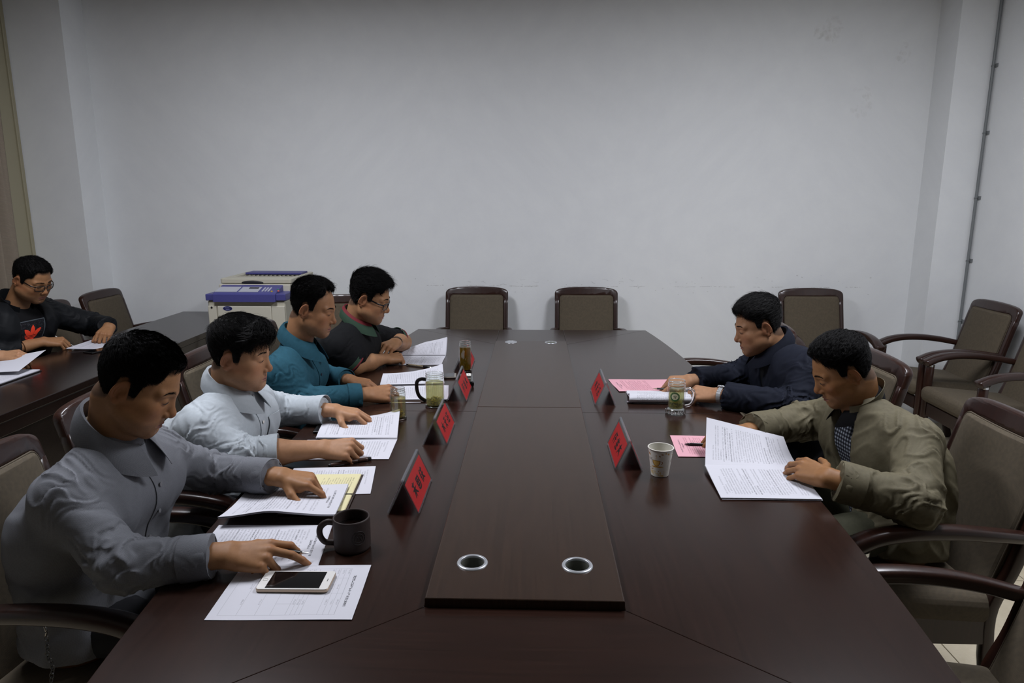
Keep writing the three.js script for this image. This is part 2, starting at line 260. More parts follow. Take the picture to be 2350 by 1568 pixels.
// ---------------------------------------------------------------- chairs
function buildChair() {
  const g = new THREE.Group();
  const rec = (y) => -0.2 - 0.155 * Math.pow(clamp((y - 0.42) / 0.54, 0, 1), 0.9); // back plane z at height y
  const bend = (v, d = 0) => { const x = v.x, y = v.y; v.z += rec(y) - 0.9 * x * x * 0.35 + 0.02 + d; };
  const W = 0.228, top = 0.958, rail = 0.872;
  // top rail: arched, with rounded shoulders
  const S = new THREE.Shape(); S.moveTo(-W, rail - 0.01); S.lineTo(-W, 0.905); S.bezierCurveTo(-W, 0.936, -W + 0.03, 0.947, -0.12, 0.954); S.quadraticCurveTo(0, top + 0.004, 0.12, 0.954); S.bezierCurveTo(W - 0.03, 0.947, W, 0.936, W, 0.905); S.lineTo(W, rail - 0.01); S.lineTo(W - 0.034, rail - 0.01);
  S.quadraticCurveTo(W - 0.036, 0.9, W - 0.066, 0.9); S.lineTo(-W + 0.066, 0.9); S.quadraticCurveTo(-W + 0.036, 0.9, -W + 0.034, rail - 0.01); S.lineTo(-W, rail - 0.01);
  const ex = (sh, d, b) => new THREE.ExtrudeGeometry(sh, { depth: d - 2 * b, bevelEnabled: true, bevelThickness: b, bevelSize: b, bevelOffset: -b, bevelSegments: 3, curveSegments: 10 }).translate(0, 0, -d / 2 + b);
  const bent = (geo, d) => boxUV(smoothed(mapVerts(geo, (v) => bend(v, d)), 0.75), true);
  // dense slices so that the bend is smooth
  const railG = mapVerts(subdivX(ex(S, 0.032, 0.007), 10), (v) => bend(v, 0)); part('top_rail', boxUV(smoothed(railG, 0.75), false), M.chairWood, g);
  for (const s of [-1, 1]) part('back_post', boxUV(sweep([V(s * 0.205, 0.004, -0.27), V(s * 0.208, 0.2, -0.222), V(s * 0.21, 0.42, -0.198), V(s * 0.2105, 0.55, rec(0.55)), V(s * 0.211, 0.7, rec(0.7) + 0.003), V(s * 0.211, rail - 0.007, rec(rail) + 0.006)], (t) => [0.0165, t < 0.3 ? 0.022 : 0.018], { seg: 26, n: 12, e: 4, up: V(0, 0, 1) })), M.chairWood, g);
  const P = roundRect(2 * W - 0.07, 0.485, 0.03, -W + 0.035, 0.414);
  const pad = new THREE.ExtrudeGeometry(P, { depth: 0.02, bevelEnabled: true, bevelThickness: 0.012, bevelSize: 0.012, bevelOffset: -0.012, bevelSegments: 4, curveSegments: 8 }).translate(0, 0, -0.012);
  const padM = part('back_pad', boxUV(smoothed(mapVerts(subdivX(pad, 10), (v) => { const e = Math.min(1, (W - 0.035 - Math.abs(v.x)) * 18) * Math.min(1, (v.y - 0.414) * 9); if (v.z > 0.01) v.z += 0.006 * clamp(e, 0, 1); bend(v, 0.001); }), 0.9)), M.seat, g);
  const pl = []; for (const p of P.getPoints(10)) pl.push(p); const pp = []; for (let i = 0; i < pl.length; i++) { const a = pl[i], b = pl[(i + 1) % pl.length], n = Math.max(1, Math.ceil(a.distanceTo(b) / 0.03)); for (let k = 0; k < n; k++) { const v = V(lerp(a.x, b.x, k / n), lerp(a.y, b.y, k / n), 0.016); v.x *= 0.99; bend(v, 0.0); pp.push(v); } } pp.push(pp[0].clone());
  part('piping', sweep(pp, () => [0.0032, 0.0032], { n: 6, closed: true, up: V(0.02, 0.05, 1) }), M.piping, padM);
  part('back_shell', boxUV(smoothed(mapVerts(subdivX(ex(roundRect(2 * W - 0.06, 0.5, 0.02, -W + 0.03, 0.4), 0.012, 0.003), 10), (v) => bend(v, -0.018)), 0.7)), M.chairWood, g);
  // seat
  const sg = new RoundedBoxGeometry(0.47, 0.09, 0.47, 6, 0.035); mapVerts(sg, (v) => { const e = (1 - Math.pow(v.x / 0.235, 4)) * (1 - Math.pow(v.z / 0.235, 4)); if (v.y > 0) v.y += 0.018 * e; v.x *= 1 + 0.04 * (v.z / 0.235); v.z += 0.02; v.y += 0.435 + 0.02 * (v.z / 0.235); });
  part('seat', boxUV(smoothed(sg, 0.9)), M.seat, g);
  part('seat_rail', [boxUV(bx(0.43, 0.075, 0.024, 0, 0.36, 0.205, 0.004)), boxUV(bx(0.024, 0.085, 0.42, -0.21, 0.36, 0, 0.004)), boxUV(bx(0.024, 0.085, 0.42, 0.21, 0.36, 0, 0.004)), boxUV(bx(0.42, 0.07, 0.024, 0, 0.36, -0.2, 0.004))], M.chairWood, g);
  for (const s of [-1, 1]) {
    const leg = part('front_leg', boxUV(sweep([V(s * 0.248, 0.004, 0.205), V(s * 0.25, 0.35, 0.205), V(s * 0.25, 0.615, 0.205)], (t) => [0.021 + 0.004 * t, 0.021 + 0.004 * t], { seg: 8, n: 16, up: V(0, 0, 1) })), M.chairWood, g);
    part('collar', cyl(0.026, 0.026, 0.011, s * 0.25, 0.62, 0.205, 20), M.chrome, leg);
    part('armrest', boxUV(sweep([V(s * 0.25, 0.628, 0.238), V(s * 0.25, 0.64, 0.215), V(s * 0.25, 0.662, 0.165), V(s * 0.251, 0.678, 0.08), V(s * 0.247, 0.68, -0.04), V(s * 0.236, 0.668, -0.16), V(s * 0.22, 0.655, -0.235), V(s * 0.213, 0.649, -0.268)], (t) => { const w = 0.033 - 0.015 * t, a = t < 0.06 ? 0.55 + 0.45 * Math.sqrt(t / 0.06) : 1; return [w * a, (0.024 - 0.007 * t) * a]; }, { seg: 34, n: 16, e: 2.8 }), true), M.chairWood, g);
  }
  return g;
}
// split long triangles of a flat extrusion across x so that it can bend
function subdivX(geo, n) {
  let g = geo.index ? geo.toNonIndexed() : geo; const cuts = []; g.computeBoundingBox(); const a = g.boundingBox.min.x, b = g.boundingBox.max.x; for (let i = 1; i < n; i++) cuts.push(lerp(a, b, i / n));
  let tris = []; const p = g.attributes.position; for (let i = 0; i < p.count; i += 3) tris.push([0, 1, 2].map((k) => [p.getX(i + k), p.getY(i + k), p.getZ(i + k)]));
  const split = (tr, ax, c) => { const out = []; for (const t of tr) { const s = t.map((v) => v[ax] - c); if (s.every((q) => q >= -1e-9) || s.every((q) => q <= 1e-9)) { out.push(t); continue; } const poly = { p: [], n: [] }; for (let i = 0; i < 3; i++) { const A = t[i], B = t[(i + 1) % 3], x = s[i], y = s[(i + 1) % 3]; if (Math.abs(x) <= 1e-9) { poly.p.push(A); poly.n.push(A); } else (x > 0 ? poly.p : poly.n).push(A); if ((x > 1e-9 && y < -1e-9) || (x < -1e-9 && y > 1e-9)) { const q = x / (x - y), m = A.map((v, k) => lerp(v, B[k], q)); poly.p.push(m); poly.n.push(m); } } for (const P of [poly.p, poly.n]) for (let i = 1; i + 1 < P.length; i++) out.push([P[0], P[i], P[i + 1]]); } return out; };
  for (const c of cuts) tris = split(tris, 0, c);
  const y0 = g.boundingBox.min.y, y1 = g.boundingBox.max.y, m = Math.round((y1 - y0) / 0.06); for (let i = 1; i < m; i++) tris = split(tris, 1, lerp(y0, y1, i / m));
  const o = new THREE.BufferGeometry(); o.setAttribute('position', new THREE.Float32BufferAttribute(tris.flat(2), 3)); return o;
}
const Q = Math.PI / 2;
{
  const proto = buildChair(); proto.name = 'armchair';
  const spots = [ // x, z, turn (0 faces the viewer, +90 faces +x)
    [-0.40, -4.71, 0, 'empty olive-seated wooden armchair at the far table end, nearer the copier'],
    [0.395, -4.71, 0, 'empty olive-seated wooden armchair at the far table end, nearer the man in navy'],
    [2.0, -4.7, 0, 'empty armchair with its back to the far wall behind the man in navy'],
    [2.56, -4.4, -Q, 'empty armchair against the conduit wall right under the conduit'],
    [2.56, -3.83, -Q, 'empty armchair against the conduit wall cut by the picture edge'],
    [0.95, -3.62, -Q, 'empty armchair tucked under the far corner beyond the man in navy'],
    [1.12, -2.87, -Q, 'armchair in which the man in the navy jacket sits'],
    [1.13, -2.06, -Q, 'armchair in which the man in the khaki jacket sits'],
    [0.93, -1.335, -Q, 'nearest empty armchair beside the man in khaki, cut by the frame'],
    [-1.05, -1.6, Q, 'armchair in which the man in the grey shirt sits'],
    [-1.1, -2.22, Q, 'armchair in which the man in the white shirt sits'],
    [-1.07, -2.85, Q, 'armchair in which the man in the teal shirt sits'],
    [-1.06, -3.47, Q, 'armchair in which the man in the black polo sits'],
    [-1.22, -4.25, 0.15, 'empty armchair mostly hidden behind the man in the black polo, beside the copier'],
    [-2.69, -4.775, Q, 'empty armchair behind the side desk nearest the far corner column'],
    [-2.69, -4.195, Q, 'armchair behind the side desk between the corner chair and the man with glasses'],
    [-2.93, -3.6, Q, 'armchair in which the man in the black jacket and glasses sits'],
    [-2.93, -3.02, Q, 'armchair of the person with the bracelet at the side desk'],
  ];
  spots.forEach(([x, z, a, label], i) => { const c = i ? proto.clone() : proto; c.name = numbered('armchair'); c.position.set(x, 0, z); c.rotation.y = a; c.userData = { label, category: 'chair', group: 'wooden armchairs with olive upholstery' }; scene.add(c); });
}

// ---------------------------------------------------------------- signed-distance toolkit for people
const smin = (a, b, k) => { const h = k - Math.abs(a - b); return h > 0 ? Math.min(a, b) - h * h * 0.25 / k : Math.min(a, b); };
const smax = (a, b, k) => -smin(-a, -b, k);
function cap(x, y, z, a, b, ra, rb) {
  const ux = b.x - a.x, uy = b.y - a.y, uz = b.z - a.z, vx = x - a.x, vy = y - a.y, vz = z - a.z;
  let t = (vx * ux + vy * uy + vz * uz) / (ux * ux + uy * uy + uz * uz); t = t < 0 ? 0 : t > 1 ? 1 : t;
  const dx = vx - t * ux, dy = vy - t * uy, dz = vz - t * uz; return Math.sqrt(dx * dx + dy * dy + dz * dz) - (ra + (rb - ra) * t);
}
function ell(x, y, z, cx, cy, cz, rx, ry, rz) {
  const px = (x - cx) / rx, py = (y - cy) / ry, pz = (z - cz) / rz, k0 = Math.sqrt(px * px + py * py + pz * pz), qx = px / rx, qy = py / ry, qz = pz / rz, k1 = Math.sqrt(qx * qx + qy * qy + qz * qz);
  return k1 < 1e-9 ? -Math.min(rx, ry, rz) : k0 * (k0 - 1) / k1;
}
const sph = (x, y, z, cx, cy, cz, r) => Math.hypot(x - cx, y - cy, z - cz) - r;
// surface nets over a box, skipping blocks far from the surface; normals from the gradient
function polygonize(f, lo, hi, h, colorFn, slack = 0.01) {
  const nx = Math.ceil((hi.x - lo.x) / h) + 1, ny = Math.ceil((hi.y - lo.y) / h) + 1, nz = Math.ceil((hi.z - lo.z) / h) + 1, B = 6, F = new Float32Array(nx * ny * nz), sxy = nx * ny;
  for (let bz = 0; bz < nz; bz += B) for (let by = 0; by < ny; by += B) for (let bx_ = 0; bx_ < nx; bx_ += B) {
    const d = f(lo.x + (bx_ + (B - 1) / 2) * h, lo.y + (by + (B - 1) / 2) * h, lo.z + (bz + (B - 1) / 2) * h), far = Math.abs(d) > B * h * 0.95 + slack;
    for (let k = bz; k < Math.min(bz + B, nz); k++) for (let j = by; j < Math.min(by + B, ny); j++) for (let i = bx_; i < Math.min(bx_ + B, nx); i++) F[k * sxy + j * nx + i] = far ? d : f(lo.x + i * h, lo.y + j * h, lo.z + k * h);
  }
  const id = new Int32Array(nx * ny * nz).fill(-1), pos = [], idx = [];
  for (let k = 0; k < nz - 1; k++) for (let j = 0; j < ny - 1; j++) for (let i = 0; i < nx - 1; i++) {
    const o = k * sxy + j * nx + i, c = [F[o], F[o + 1], F[o + nx], F[o + nx + 1], F[o + sxy], F[o + sxy + 1], F[o + sxy + nx], F[o + sxy + nx + 1]];
    let m = 0; for (let q = 0; q < 8; q++) if (c[q] < 0) m |= 1 << q; if (m === 0 || m === 255) continue;
    let X = 0, Y = 0, Zz = 0, n = 0;
    for (let a = 0; a < 8; a++) for (const w of [1, 2, 4]) { const b = a | w; if (b === a || (c[a] < 0) === (c[b] < 0)) continue; const t = c[a] / (c[a] - c[b]); X += (a & 1) + (w === 1 ? t : 0); Y += ((a >> 1) & 1) + (w === 2 ? t : 0); Zz += ((a >> 2) & 1) + (w === 4 ? t : 0); n++; }
    id[o] = pos.length / 3; pos.push(lo.x + (i + X / n) * h, lo.y + (j + Y / n) * h, lo.z + (k + Zz / n) * h);
  }
  const quad = (a, b, c, d, flip) => { if (a < 0 || b < 0 || c < 0 || d < 0) return; if (flip) idx.push(a, c, b, a, d, c); else idx.push(a, b, c, a, c, d); };
  for (let k = 1; k < nz - 1; k++) for (let j = 1; j < ny - 1; j++) for (let i = 1; i < nx - 1; i++) {
    const o = k * sxy + j * nx + i, s = F[o] < 0;
    if (s !== (F[o + 1] < 0)) quad(id[o - nx - sxy], id[o - sxy], id[o], id[o - nx], !s);
    if (s !== (F[o + nx] < 0)) quad(id[o - 1 - sxy], id[o - 1], id[o], id[o - sxy], !s);
    if (s !== (F[o + sxy] < 0)) quad(id[o - 1 - nx], id[o - nx], id[o], id[o - 1], !s);
  }
  const n = pos.length / 3, nor = new Float32Array(n * 3), col = colorFn ? new Float32Array(n * 3) : null, e = h * 0.5, tmp = [0, 0, 0];
  const grad = (x, y, z) => { const a = f(x + e, y - e, z - e), b = f(x - e, y - e, z + e), c = f(x - e, y + e, z - e), d = f(x + e, y + e, z + e); let gx = a - b - c + d, gy = -a - b + c + d, gz = -a + b - c + d; const l = Math.hypot(gx, gy, gz) || 1; tmp[0] = gx / l; tmp[1] = gy / l; tmp[2] = gz / l; return tmp; };
  for (let v = 0; v < n; v++) {
    let x = pos[v * 3], y = pos[v * 3 + 1], z = pos[v * 3 + 2]; let g = grad(x, y, z); const d = clamp(f(x, y, z), -h * 0.6, h * 0.6); x -= g[0] * d; y -= g[1] * d; z -= g[2] * d; pos[v * 3] = x; pos[v * 3 + 1] = y; pos[v * 3 + 2] = z;
    g = grad(x, y, z); nor[v * 3] = g[0]; nor[v * 3 + 1] = g[1]; nor[v * 3 + 2] = g[2]; if (col) { const c = colorFn(x, y, z, g); col[v * 3] = c[0]; col[v * 3 + 1] = c[1]; col[v * 3 + 2] = c[2]; }
  }
  const g = new THREE.BufferGeometry(); g.setAttribute('position', new THREE.Float32BufferAttribute(pos, 3)); g.setAttribute('normal', new THREE.BufferAttribute(nor, 3)); if (col) g.setAttribute('color', new THREE.BufferAttribute(col, 3)); g.setIndex(idx); return g;
}
// keep the smooth normals, give box uv in metres
function uvKeep(g) { const q = g.index ? g.toNonIndexed() : g, n = q.attributes.normal; boxUV(q); q.setAttribute('normal', n); return q; }
function keepIdxUV(g) { const p = g.attributes.position, n = g.attributes.normal, uv = new Float32Array(p.count * 2); for (let i = 0; i < p.count; i++) { uv[i * 2] = p.getX(i) + p.getZ(i) * 0.7; uv[i * 2 + 1] = p.getY(i) + p.getZ(i) * 0.3; } g.setAttribute('uv', new THREE.BufferAttribute(uv, 2)); return g; }
// closed thin solid over a grid of points P[i][j]
function shell(P, th, closedU = false) {
  const a = P.length, b = P[0].length, Nn = []; const at = (i, j) => P[closedU ? (i + a) % a : clamp(i, 0, a - 1)][clamp(j, 0, b - 1)];
  for (let i = 0; i < a; i++) { Nn.push([]); for (let j = 0; j < b; j++) Nn[i].push(at(i + 1, j).clone().sub(at(i - 1, j)).cross(at(i, j + 1).clone().sub(at(i, j - 1))).normalize()); }
  const pos = [], uv = [], idx = [], id = (i, j, s) => ((closedU ? (i % a) : i) * b + j) * 2 + s;
  for (let i = 0; i < a; i++) for (let j = 0; j < b; j++) for (const s of [0, 1]) { const p = P[i][j].clone().addScaledVector(Nn[i][j], s ? -th : 0); pos.push(p.x, p.y, p.z); uv.push(i / (a - 1), j / (b - 1)); }
  const A = closedU ? a : a - 1;
  for (let i = 0; i < A; i++) for (let j = 0; j < b - 1; j++) { idx.push(id(i, j, 0), id(i + 1, j, 0), id(i + 1, j + 1, 0), id(i, j, 0), id(i + 1, j + 1, 0), id(i, j + 1, 0)); idx.push(id(i, j, 1), id(i + 1, j + 1, 1), id(i + 1, j, 1), id(i, j, 1), id(i, j + 1, 1), id(i + 1, j + 1, 1)); }
  const edge = (p, q, r, s) => idx.push(p, q, r, q, s, r);
  for (let i = 0; i < A; i++) { edge(id(i, 0, 0), id(i, 0, 1), id(i + 1, 0, 0), id(i + 1, 0, 1)); edge(id(i, b - 1, 1), id(i, b - 1, 0), id(i + 1, b - 1, 1), id(i + 1, b - 1, 0)); }
  if (!closedU) for (let j = 0; j < b - 1; j++) { edge(id(0, j, 1), id(0, j, 0), id(0, j + 1, 1), id(0, j + 1, 0)); edge(id(a - 1, j, 0), id(a - 1, j, 1), id(a - 1, j + 1, 0), id(a - 1, j + 1, 1)); }
  let g = new THREE.BufferGeometry(); g.setAttribute('position', new THREE.Float32BufferAttribute(pos, 3)); g.setAttribute('uv', new THREE.Float32BufferAttribute(uv, 2)); g.setIndex(idx); return toCreasedNormals(g, 0.9);
}

// ---------------------------------------------------------------- head (local: x person's left, y up, z forward)
function headSDF(o) {
  const J = o.jaw ?? 1, C = o.cheek ?? 1, Nn = o.nose ?? 1, W = o.wide ?? 1, fat = o.fat ?? 0;
  const v = (x, y, z) => ({ x, y, z });
  const gon = v(0.051 * J * W, -0.056, 0.008), men = v(0.014, -0.096, 0.068), ck = [0.047 * W, -0.024, 0.06], br0 = v(0.047 * W, 0.017, 0.071), br1 = v(0.008, 0.014, 0.085), nb = v(0, 0.008, 0.082), nt = v(0, -0.033, 0.1), lipU0 = v(0.02, -0.0705, 0.0815), lipU1 = v(0, -0.066, 0.0925), lipL0 = v(0.017, -0.0745, 0.0815), lipL1 = v(0, -0.0775, 0.0905), mg0 = v(0.024, -0.0725, 0.0865), mg1 = v(0, -0.0715, 0.0975), lid0 = v(0.019, -0.004, 0.0885), lid1 = v(0.046 * W, -0.003, 0.0795), nf0 = v(0.017, -0.044, 0.092), nf1 = v(0.033, -0.075, 0.077), zyg0 = v(0.05 * W, -0.02, 0.055), zyg1 = v(0.072 * W, -0.012, 0.0);
  const base = (x, y, z) => { // skull and face without features
    const ax = Math.abs(x);
    let d = ell(ax, y, z, 0, 0.033, 0.0, 0.0755 * W, 0.079, 0.085);
    d = smin(d, ell(ax, y, z, 0, -0.026, 0.025, 0.0645 * W * (0.6 + 0.4 * C), 0.082, 0.067), 0.035);
    d = smin(d, cap(ax, y, z, gon, men, 0.0205 + 0.006 * fat, 0.0165 + 0.003 * fat), 0.035);
    d = smin(d, ell(ax, y, z, 0, -0.097, 0.07, 0.021, 0.0145, 0.0155), 0.022);
    if (fat) d = smin(d, ell(ax, y, z, 0.035, -0.055, 0.045, 0.034 + 0.006 * fat, 0.04, 0.032), 0.03);
    return d;
  };
  const full = (x, y, z) => {
    const ax = Math.abs(x); let d = base(x, y, z);
    d = smin(d, sph(ax, y, z, ck[0], ck[1], ck[2], 0.0185 * C), 0.022);
    d = smin(d, cap(ax, y, z, zyg0, zyg1, 0.01, 0.006), 0.018);
    if (z > 0.02) {
      d = smin(d, cap(ax, y, z, br0, br1, 0.009, 0.0085), 0.014);
      d = smax(d, -ell(ax, y, z, 0.031, 0.0, 0.107, 0.0185, 0.0105, 0.0165), 0.014);
      d = smin(d, ell(ax, y, z, 0.0325 * W, -0.001, 0.0735, 0.0165, 0.0125, 0.0145), 0.005);
      d = smin(d, cap(x, y, z, nb, nt, 0.0075, 0.0105 * Nn), 0.012);
      d = smin(d, sph(x, y, z, 0, -0.0365, 0.1005, 0.0125 * Nn), 0.007);
      d = smin(d, ell(ax, y, z, 0.0128 * Nn, -0.0415, 0.0925, 0.0078 * Nn, 0.0075, 0.0095), 0.005);
      d = smax(d, -ell(ax, y, z, 0.0068, -0.0485, 0.0985, 0.0042, 0.004, 0.0055), 0.003);
      d = smin(d, ell(x, y, z, 0, -0.068, 0.0715, 0.029, 0.022, 0.02), 0.014);
      d = smin(d, cap(ax, y, z, lipU0, lipU1, 0.0025, 0.0046), 0.004);
      d = smin(d, cap(ax, y, z, lipL0, lipL1, 0.003, 0.0056), 0.004);
      d = smax(d, -cap(ax, y, z, mg0, mg1, 0.0009, 0.0014), 0.0025);
      d = smax(d, -ell(x, y, z, 0, -0.0875, 0.0935, 0.014, 0.0045, 0.006), 0.006);
    }
    // ear
    if (ax > 0.055) {
      const ex = ax - 0.0775 * W, ey = y + 0.006, ez = z + 0.006; // tilt back, flare out
      const cy = ey * 0.97 + ez * 0.24, cz = ez * 0.97 - ey * 0.24, fl = ex + cz * 0.3; const q = Math.hypot(cz / 0.0165, (cy - 0.002) / (cy > 0 ? 0.028 : 0.029)) * 0.0165;
      let e = Math.max(Math.abs(fl + 0.002) - 0.0022, q - 0.0165); const helix = Math.hypot(q - 0.0148, fl - 0.0022) - 0.0036; e = smin(e, Math.max(Math.hypot(Math.hypot(cz / 0.0095, (cy - 0.004) / 0.018) * 0.0095 - 0.0085, fl - 0.001) - 0.0024, cz > 0.004 ? 0.01 : -1), 0.002); e = smin(e, cy > -0.016 ? helix : helix + (-0.016 - cy) * 0.8, 0.003);
      e = smin(e, Math.hypot(cz - 0.003, cy + 0.024, fl * 1.6) - 0.0075, 0.004); e = smax(e, -ell(fl, cy, cz, 0.004, -0.004, 0.001, 0.0075, 0.011, 0.0066), 0.003); e = smin(e, Math.hypot(fl * 1.2, cy + 0.006, cz - 0.0125) - 0.0045, 0.003);
      d = smin(d, e, 0.006);
    }
    return d;
  };
  return { base, full };
}
const HAIRLINE = [[0, 0.068], [0.5, 0.067], [0.66, 0.063], [0.74, 0.048], [0.8, 0.039], [1.05, 0.03], [1.16, 0.016], [1.22, -0.012], [1.4, -0.016], [1.46, 0.016], [1.62, 0.032], [1.82, 0.024], [1.95, -0.008], [2.15, -0.042], [2.55, -0.055], [3.15, -0.06]];
function hairline(az, adj) { const a = Math.abs(az); let i = 0; while (i < HAIRLINE.length - 2 && a > HAIRLINE[i + 1][0]) i++; const [x0, y0] = HAIRLINE[i], [x1, y1] = HAIRLINE[i + 1]; return lerp(y0, y1, clamp((a - x0) / (x1 - x0), 0, 1)) + adj(a); }

// strands: tapered three-sided hairs; list of [root, p1, p2, tip, width]
function strandGeo(list) {
  const pos = new Float32Array(list.length * 3 * 3 * 6 * 3); let o = 0; const a = V(), b = V(), T = V(), S = V(), U = V(), R = V(0.31, 0.53, 0.79);
  const ringAt = (P, i, w) => { const k = P[i], n = P[Math.min(i + 1, 3)], m = P[Math.max(i - 1, 0)]; T.subVectors(n, m).normalize(); S.crossVectors(T, R).normalize(); U.crossVectors(S, T); return [0, 1, 2].map((q) => { const th = q * 2.0944; return [k.x + (S.x * Math.cos(th) + U.x * Math.sin(th)) * w, k.y + (S.y * Math.cos(th) + U.y * Math.sin(th)) * w, k.z + (S.z * Math.cos(th) + U.z * Math.sin(th)) * w]; }); };
  for (const s of list) { const w = s[4], r = [ringAt(s, 0, w), ringAt(s, 1, w * 0.95), ringAt(s, 2, w * 0.75), ringAt(s, 3, w * 0.12)]; for (let i = 0; i < 3; i++) for (let j = 0; j < 3; j++) { const k = (j + 1) % 3, A = r[i][j], B = r[i][k], C = r[i + 1][j], D = r[i + 1][k]; for (const p of [A, B, C, B, D, C]) { pos[o++] = p[0]; pos[o++] = p[1]; pos[o++] = p[2]; } } }
  const g = new THREE.BufferGeometry(); g.setAttribute('position', new THREE.BufferAttribute(pos, 3)); g.computeVertexNormals(); return g;
}

// ---------------------------------------------------------------- hands: finger flexions in degrees (index..pinky), thumb vector choices
const POSE = {
  rest: { f: [[28, 22, 12], [30, 26, 14], [34, 30, 16], [38, 32, 18]], sp: [5, 0, -5, -11], th: [[0.7, 0.68, -0.32], [0.42, 0.88, -0.3], [0.3, 0.93, -0.25]] },
  spread: { f: [[34, 26, 12], [30, 22, 10], [30, 20, 10], [32, 20, 12]], sp: [12, 2, -7, -16], th: [[0.82, 0.5, -0.38], [0.6, 0.72, -0.45], [0.45, 0.82, -0.4]] },
  point: { f: [[22, 42, 18], [18, 22, 12], [66, 78, 40], [70, 80, 44]], sp: [10, -2, -5, -9], th: [[0.62, 0.7, -0.42], [0.25, 0.9, -0.4], [0.1, 0.95, -0.35]] },
  tap: { f: [[26, 40, 22], [58, 66, 34], [64, 72, 40], [68, 72, 40]], sp: [6, 0, -5, -10], th: [[0.72, 0.62, -0.35], [0.5, 0.8, -0.38], [0.4, 0.86, -0.36]] },
  fist: { f: [[56, 74, 44], [62, 80, 46], [66, 82, 46], [70, 80, 44]], sp: [2, 0, -2, -5], th: [[0.5, 0.72, -0.5], [-0.1, 0.92, -0.5], [-0.35, 0.9, -0.4]] },
  pen: { f: [[42, 52, 30], [50, 60, 34], [62, 70, 38], [68, 72, 40]], sp: [3, 0, -4, -8], th: [[0.52, 0.74, -0.48], [0.1, 0.88, -0.5], [-0.12, 0.92, -0.42]] },
  hold: { f: [[50, 46, 26], [52, 50, 28], [55, 52, 30], [58, 52, 30]], sp: [4, 0, -4, -8], th: [[0.5, 0.7, -0.5], [0.2, 0.88, -0.45], [0.05, 0.95, -0.4]] },
};
function handSDF(o) { // o: wrist, dir, dorsal, right, pose, scale, elbow
  const s = o.scale ?? 1, t = o.right ? -1 : 1, Y = V(...o.dir).normalize(), Zd = V(...o.dorsal); Zd.addScaledVector(Y, -Zd.dot(Y)).normalize(); const X = Y.clone().cross(Zd).normalize(); const Wp = V(...o.wrist), ps = POSE[o.pose];
  const L = (x, y, z) => Wp.clone().addScaledVector(X, x * s * -t * -1).addScaledVector(Y, y * s).addScaledVector(Zd, z * s);
  // with X = Y x Z (right of the hand seen from above); the thumb of a right hand lies on -X
  const tx = o.right ? -1 : 1, P = (x, y, z) => Wp.clone().addScaledVector(X, x * tx * s).addScaledVector(Y, y * s).addScaledVector(Zd, z * s);
  const bones = [], tips = [];
  const mc = [[0.03, 0.088, 0], [0.0095, 0.091, 0.003], [-0.0105, 0.086, 0.001], [-0.0285, 0.077, -0.004]], len = [[0.043, 0.026, 0.021], [0.047, 0.029, 0.022], [0.043, 0.027, 0.022], [0.034, 0.021, 0.019]], rad = [0.0098, 0.0102, 0.0096, 0.0084];
  const fingers = mc.map(([x, y, z], i) => {
    const segs = []; let p = [x, y, z], a = 0; const sp = ps.sp[i] * D2R;
    for (let k = 0; k < 3; k++) { a += ps.f[i][k] * D2R; const l = len[i][k], q = [p[0] + Math.sin(sp) * Math.cos(a) * l, p[1] + Math.cos(sp) * Math.cos(a) * l, p[2] - Math.sin(a) * l]; segs.push([P(...p), P(...q), rad[i] * s * (1 - k * 0.1), rad[i] * s * (0.9 - k * 0.1)]); if (k === 2) { const dn = [0, Math.sin(a), Math.cos(a)]; tips.push([P(q[0] + dn[0] * 0.006, q[1] - 0.004 * Math.cos(a) + dn[1] * 0.006, q[2] + 0.004 * Math.sin(a) + dn[2] * 0.006)]); } p = q; }
    return segs;
  });
  const thumb = []; { let p = [0.02, 0.02, -0.006]; const l = [0.044, 0.032, 0.026], r = [0.0135, 0.0108, 0.0098]; ps.th.forEach((d, k) => { const m = Math.hypot(...d), q = p.map((v, i) => v + d[i] / m * l[k]); thumb.push([P(...p), P(...q), r[k] * s, (r[k] - (k === 0 ? 0.002 : 0.0012)) * s]); p = q; }); const d2 = ps.th[2]; tips.push([P(p[0], p[1], p[2] + 0.007)]); }
  const palm = mc.map(([x, y, z], i) => [P(x * 0.5, 0.004, -0.002), P(x, y - 0.004, z - 0.002), 0.0155 * s, 0.0118 * s]);
  const pads = [[P(0.018, 0.03, -0.012), P(0.03, 0.062, -0.012), 0.0155 * s, 0.013 * s], [P(-0.018, 0.02, -0.012), P(-0.022, 0.06, -0.01), 0.014 * s, 0.0125 * s]];
  const E = o.elbow, w1 = P(0.011, 0, 0), w2 = P(-0.011, 0, 0), rw = 0.0195 * s, re = 0.04 * s * (o.armGirth ?? 1); const e1 = E.clone(), e2 = E.clone(); const Ud = E.clone().sub(Wp).normalize(); const mid = Wp.clone().lerp(E, 0.55);
  const Up = o.upper; const f = (x, y, z) => {
    let d = Up ? cap(x, y, z, E, Up, re * 0.98, re * 1.12) : 1e9; for (const [a, b, ra, rb] of palm) d = smin(d, cap(x, y, z, a, b, ra, rb), 0.012);
    for (const [a, b, ra, rb] of pads) d = smin(d, cap(x, y, z, a, b, ra, rb), 0.012);
    d = smin(d, cap(x, y, z, w1, mid, rw, re * 0.92), 0.014); d = smin(d, cap(x, y, z, w2, mid, rw, re * 0.92), 0.014); d = smin(d, cap(x, y, z, mid, E, re * 0.95, re), 0.02);
    for (const segs of fingers) { let q = 1e9; for (const [a, b, ra, rb] of segs) q = smin(q, cap(x, y, z, a, b, ra, rb), 0.003); d = smin(d, q, 0.005); }
    let q = 1e9; for (const [a, b, ra, rb] of thumb) q = smin(q, cap(x, y, z, a, b, ra, rb), 0.004); return smin(d, q, 0.008);
  };
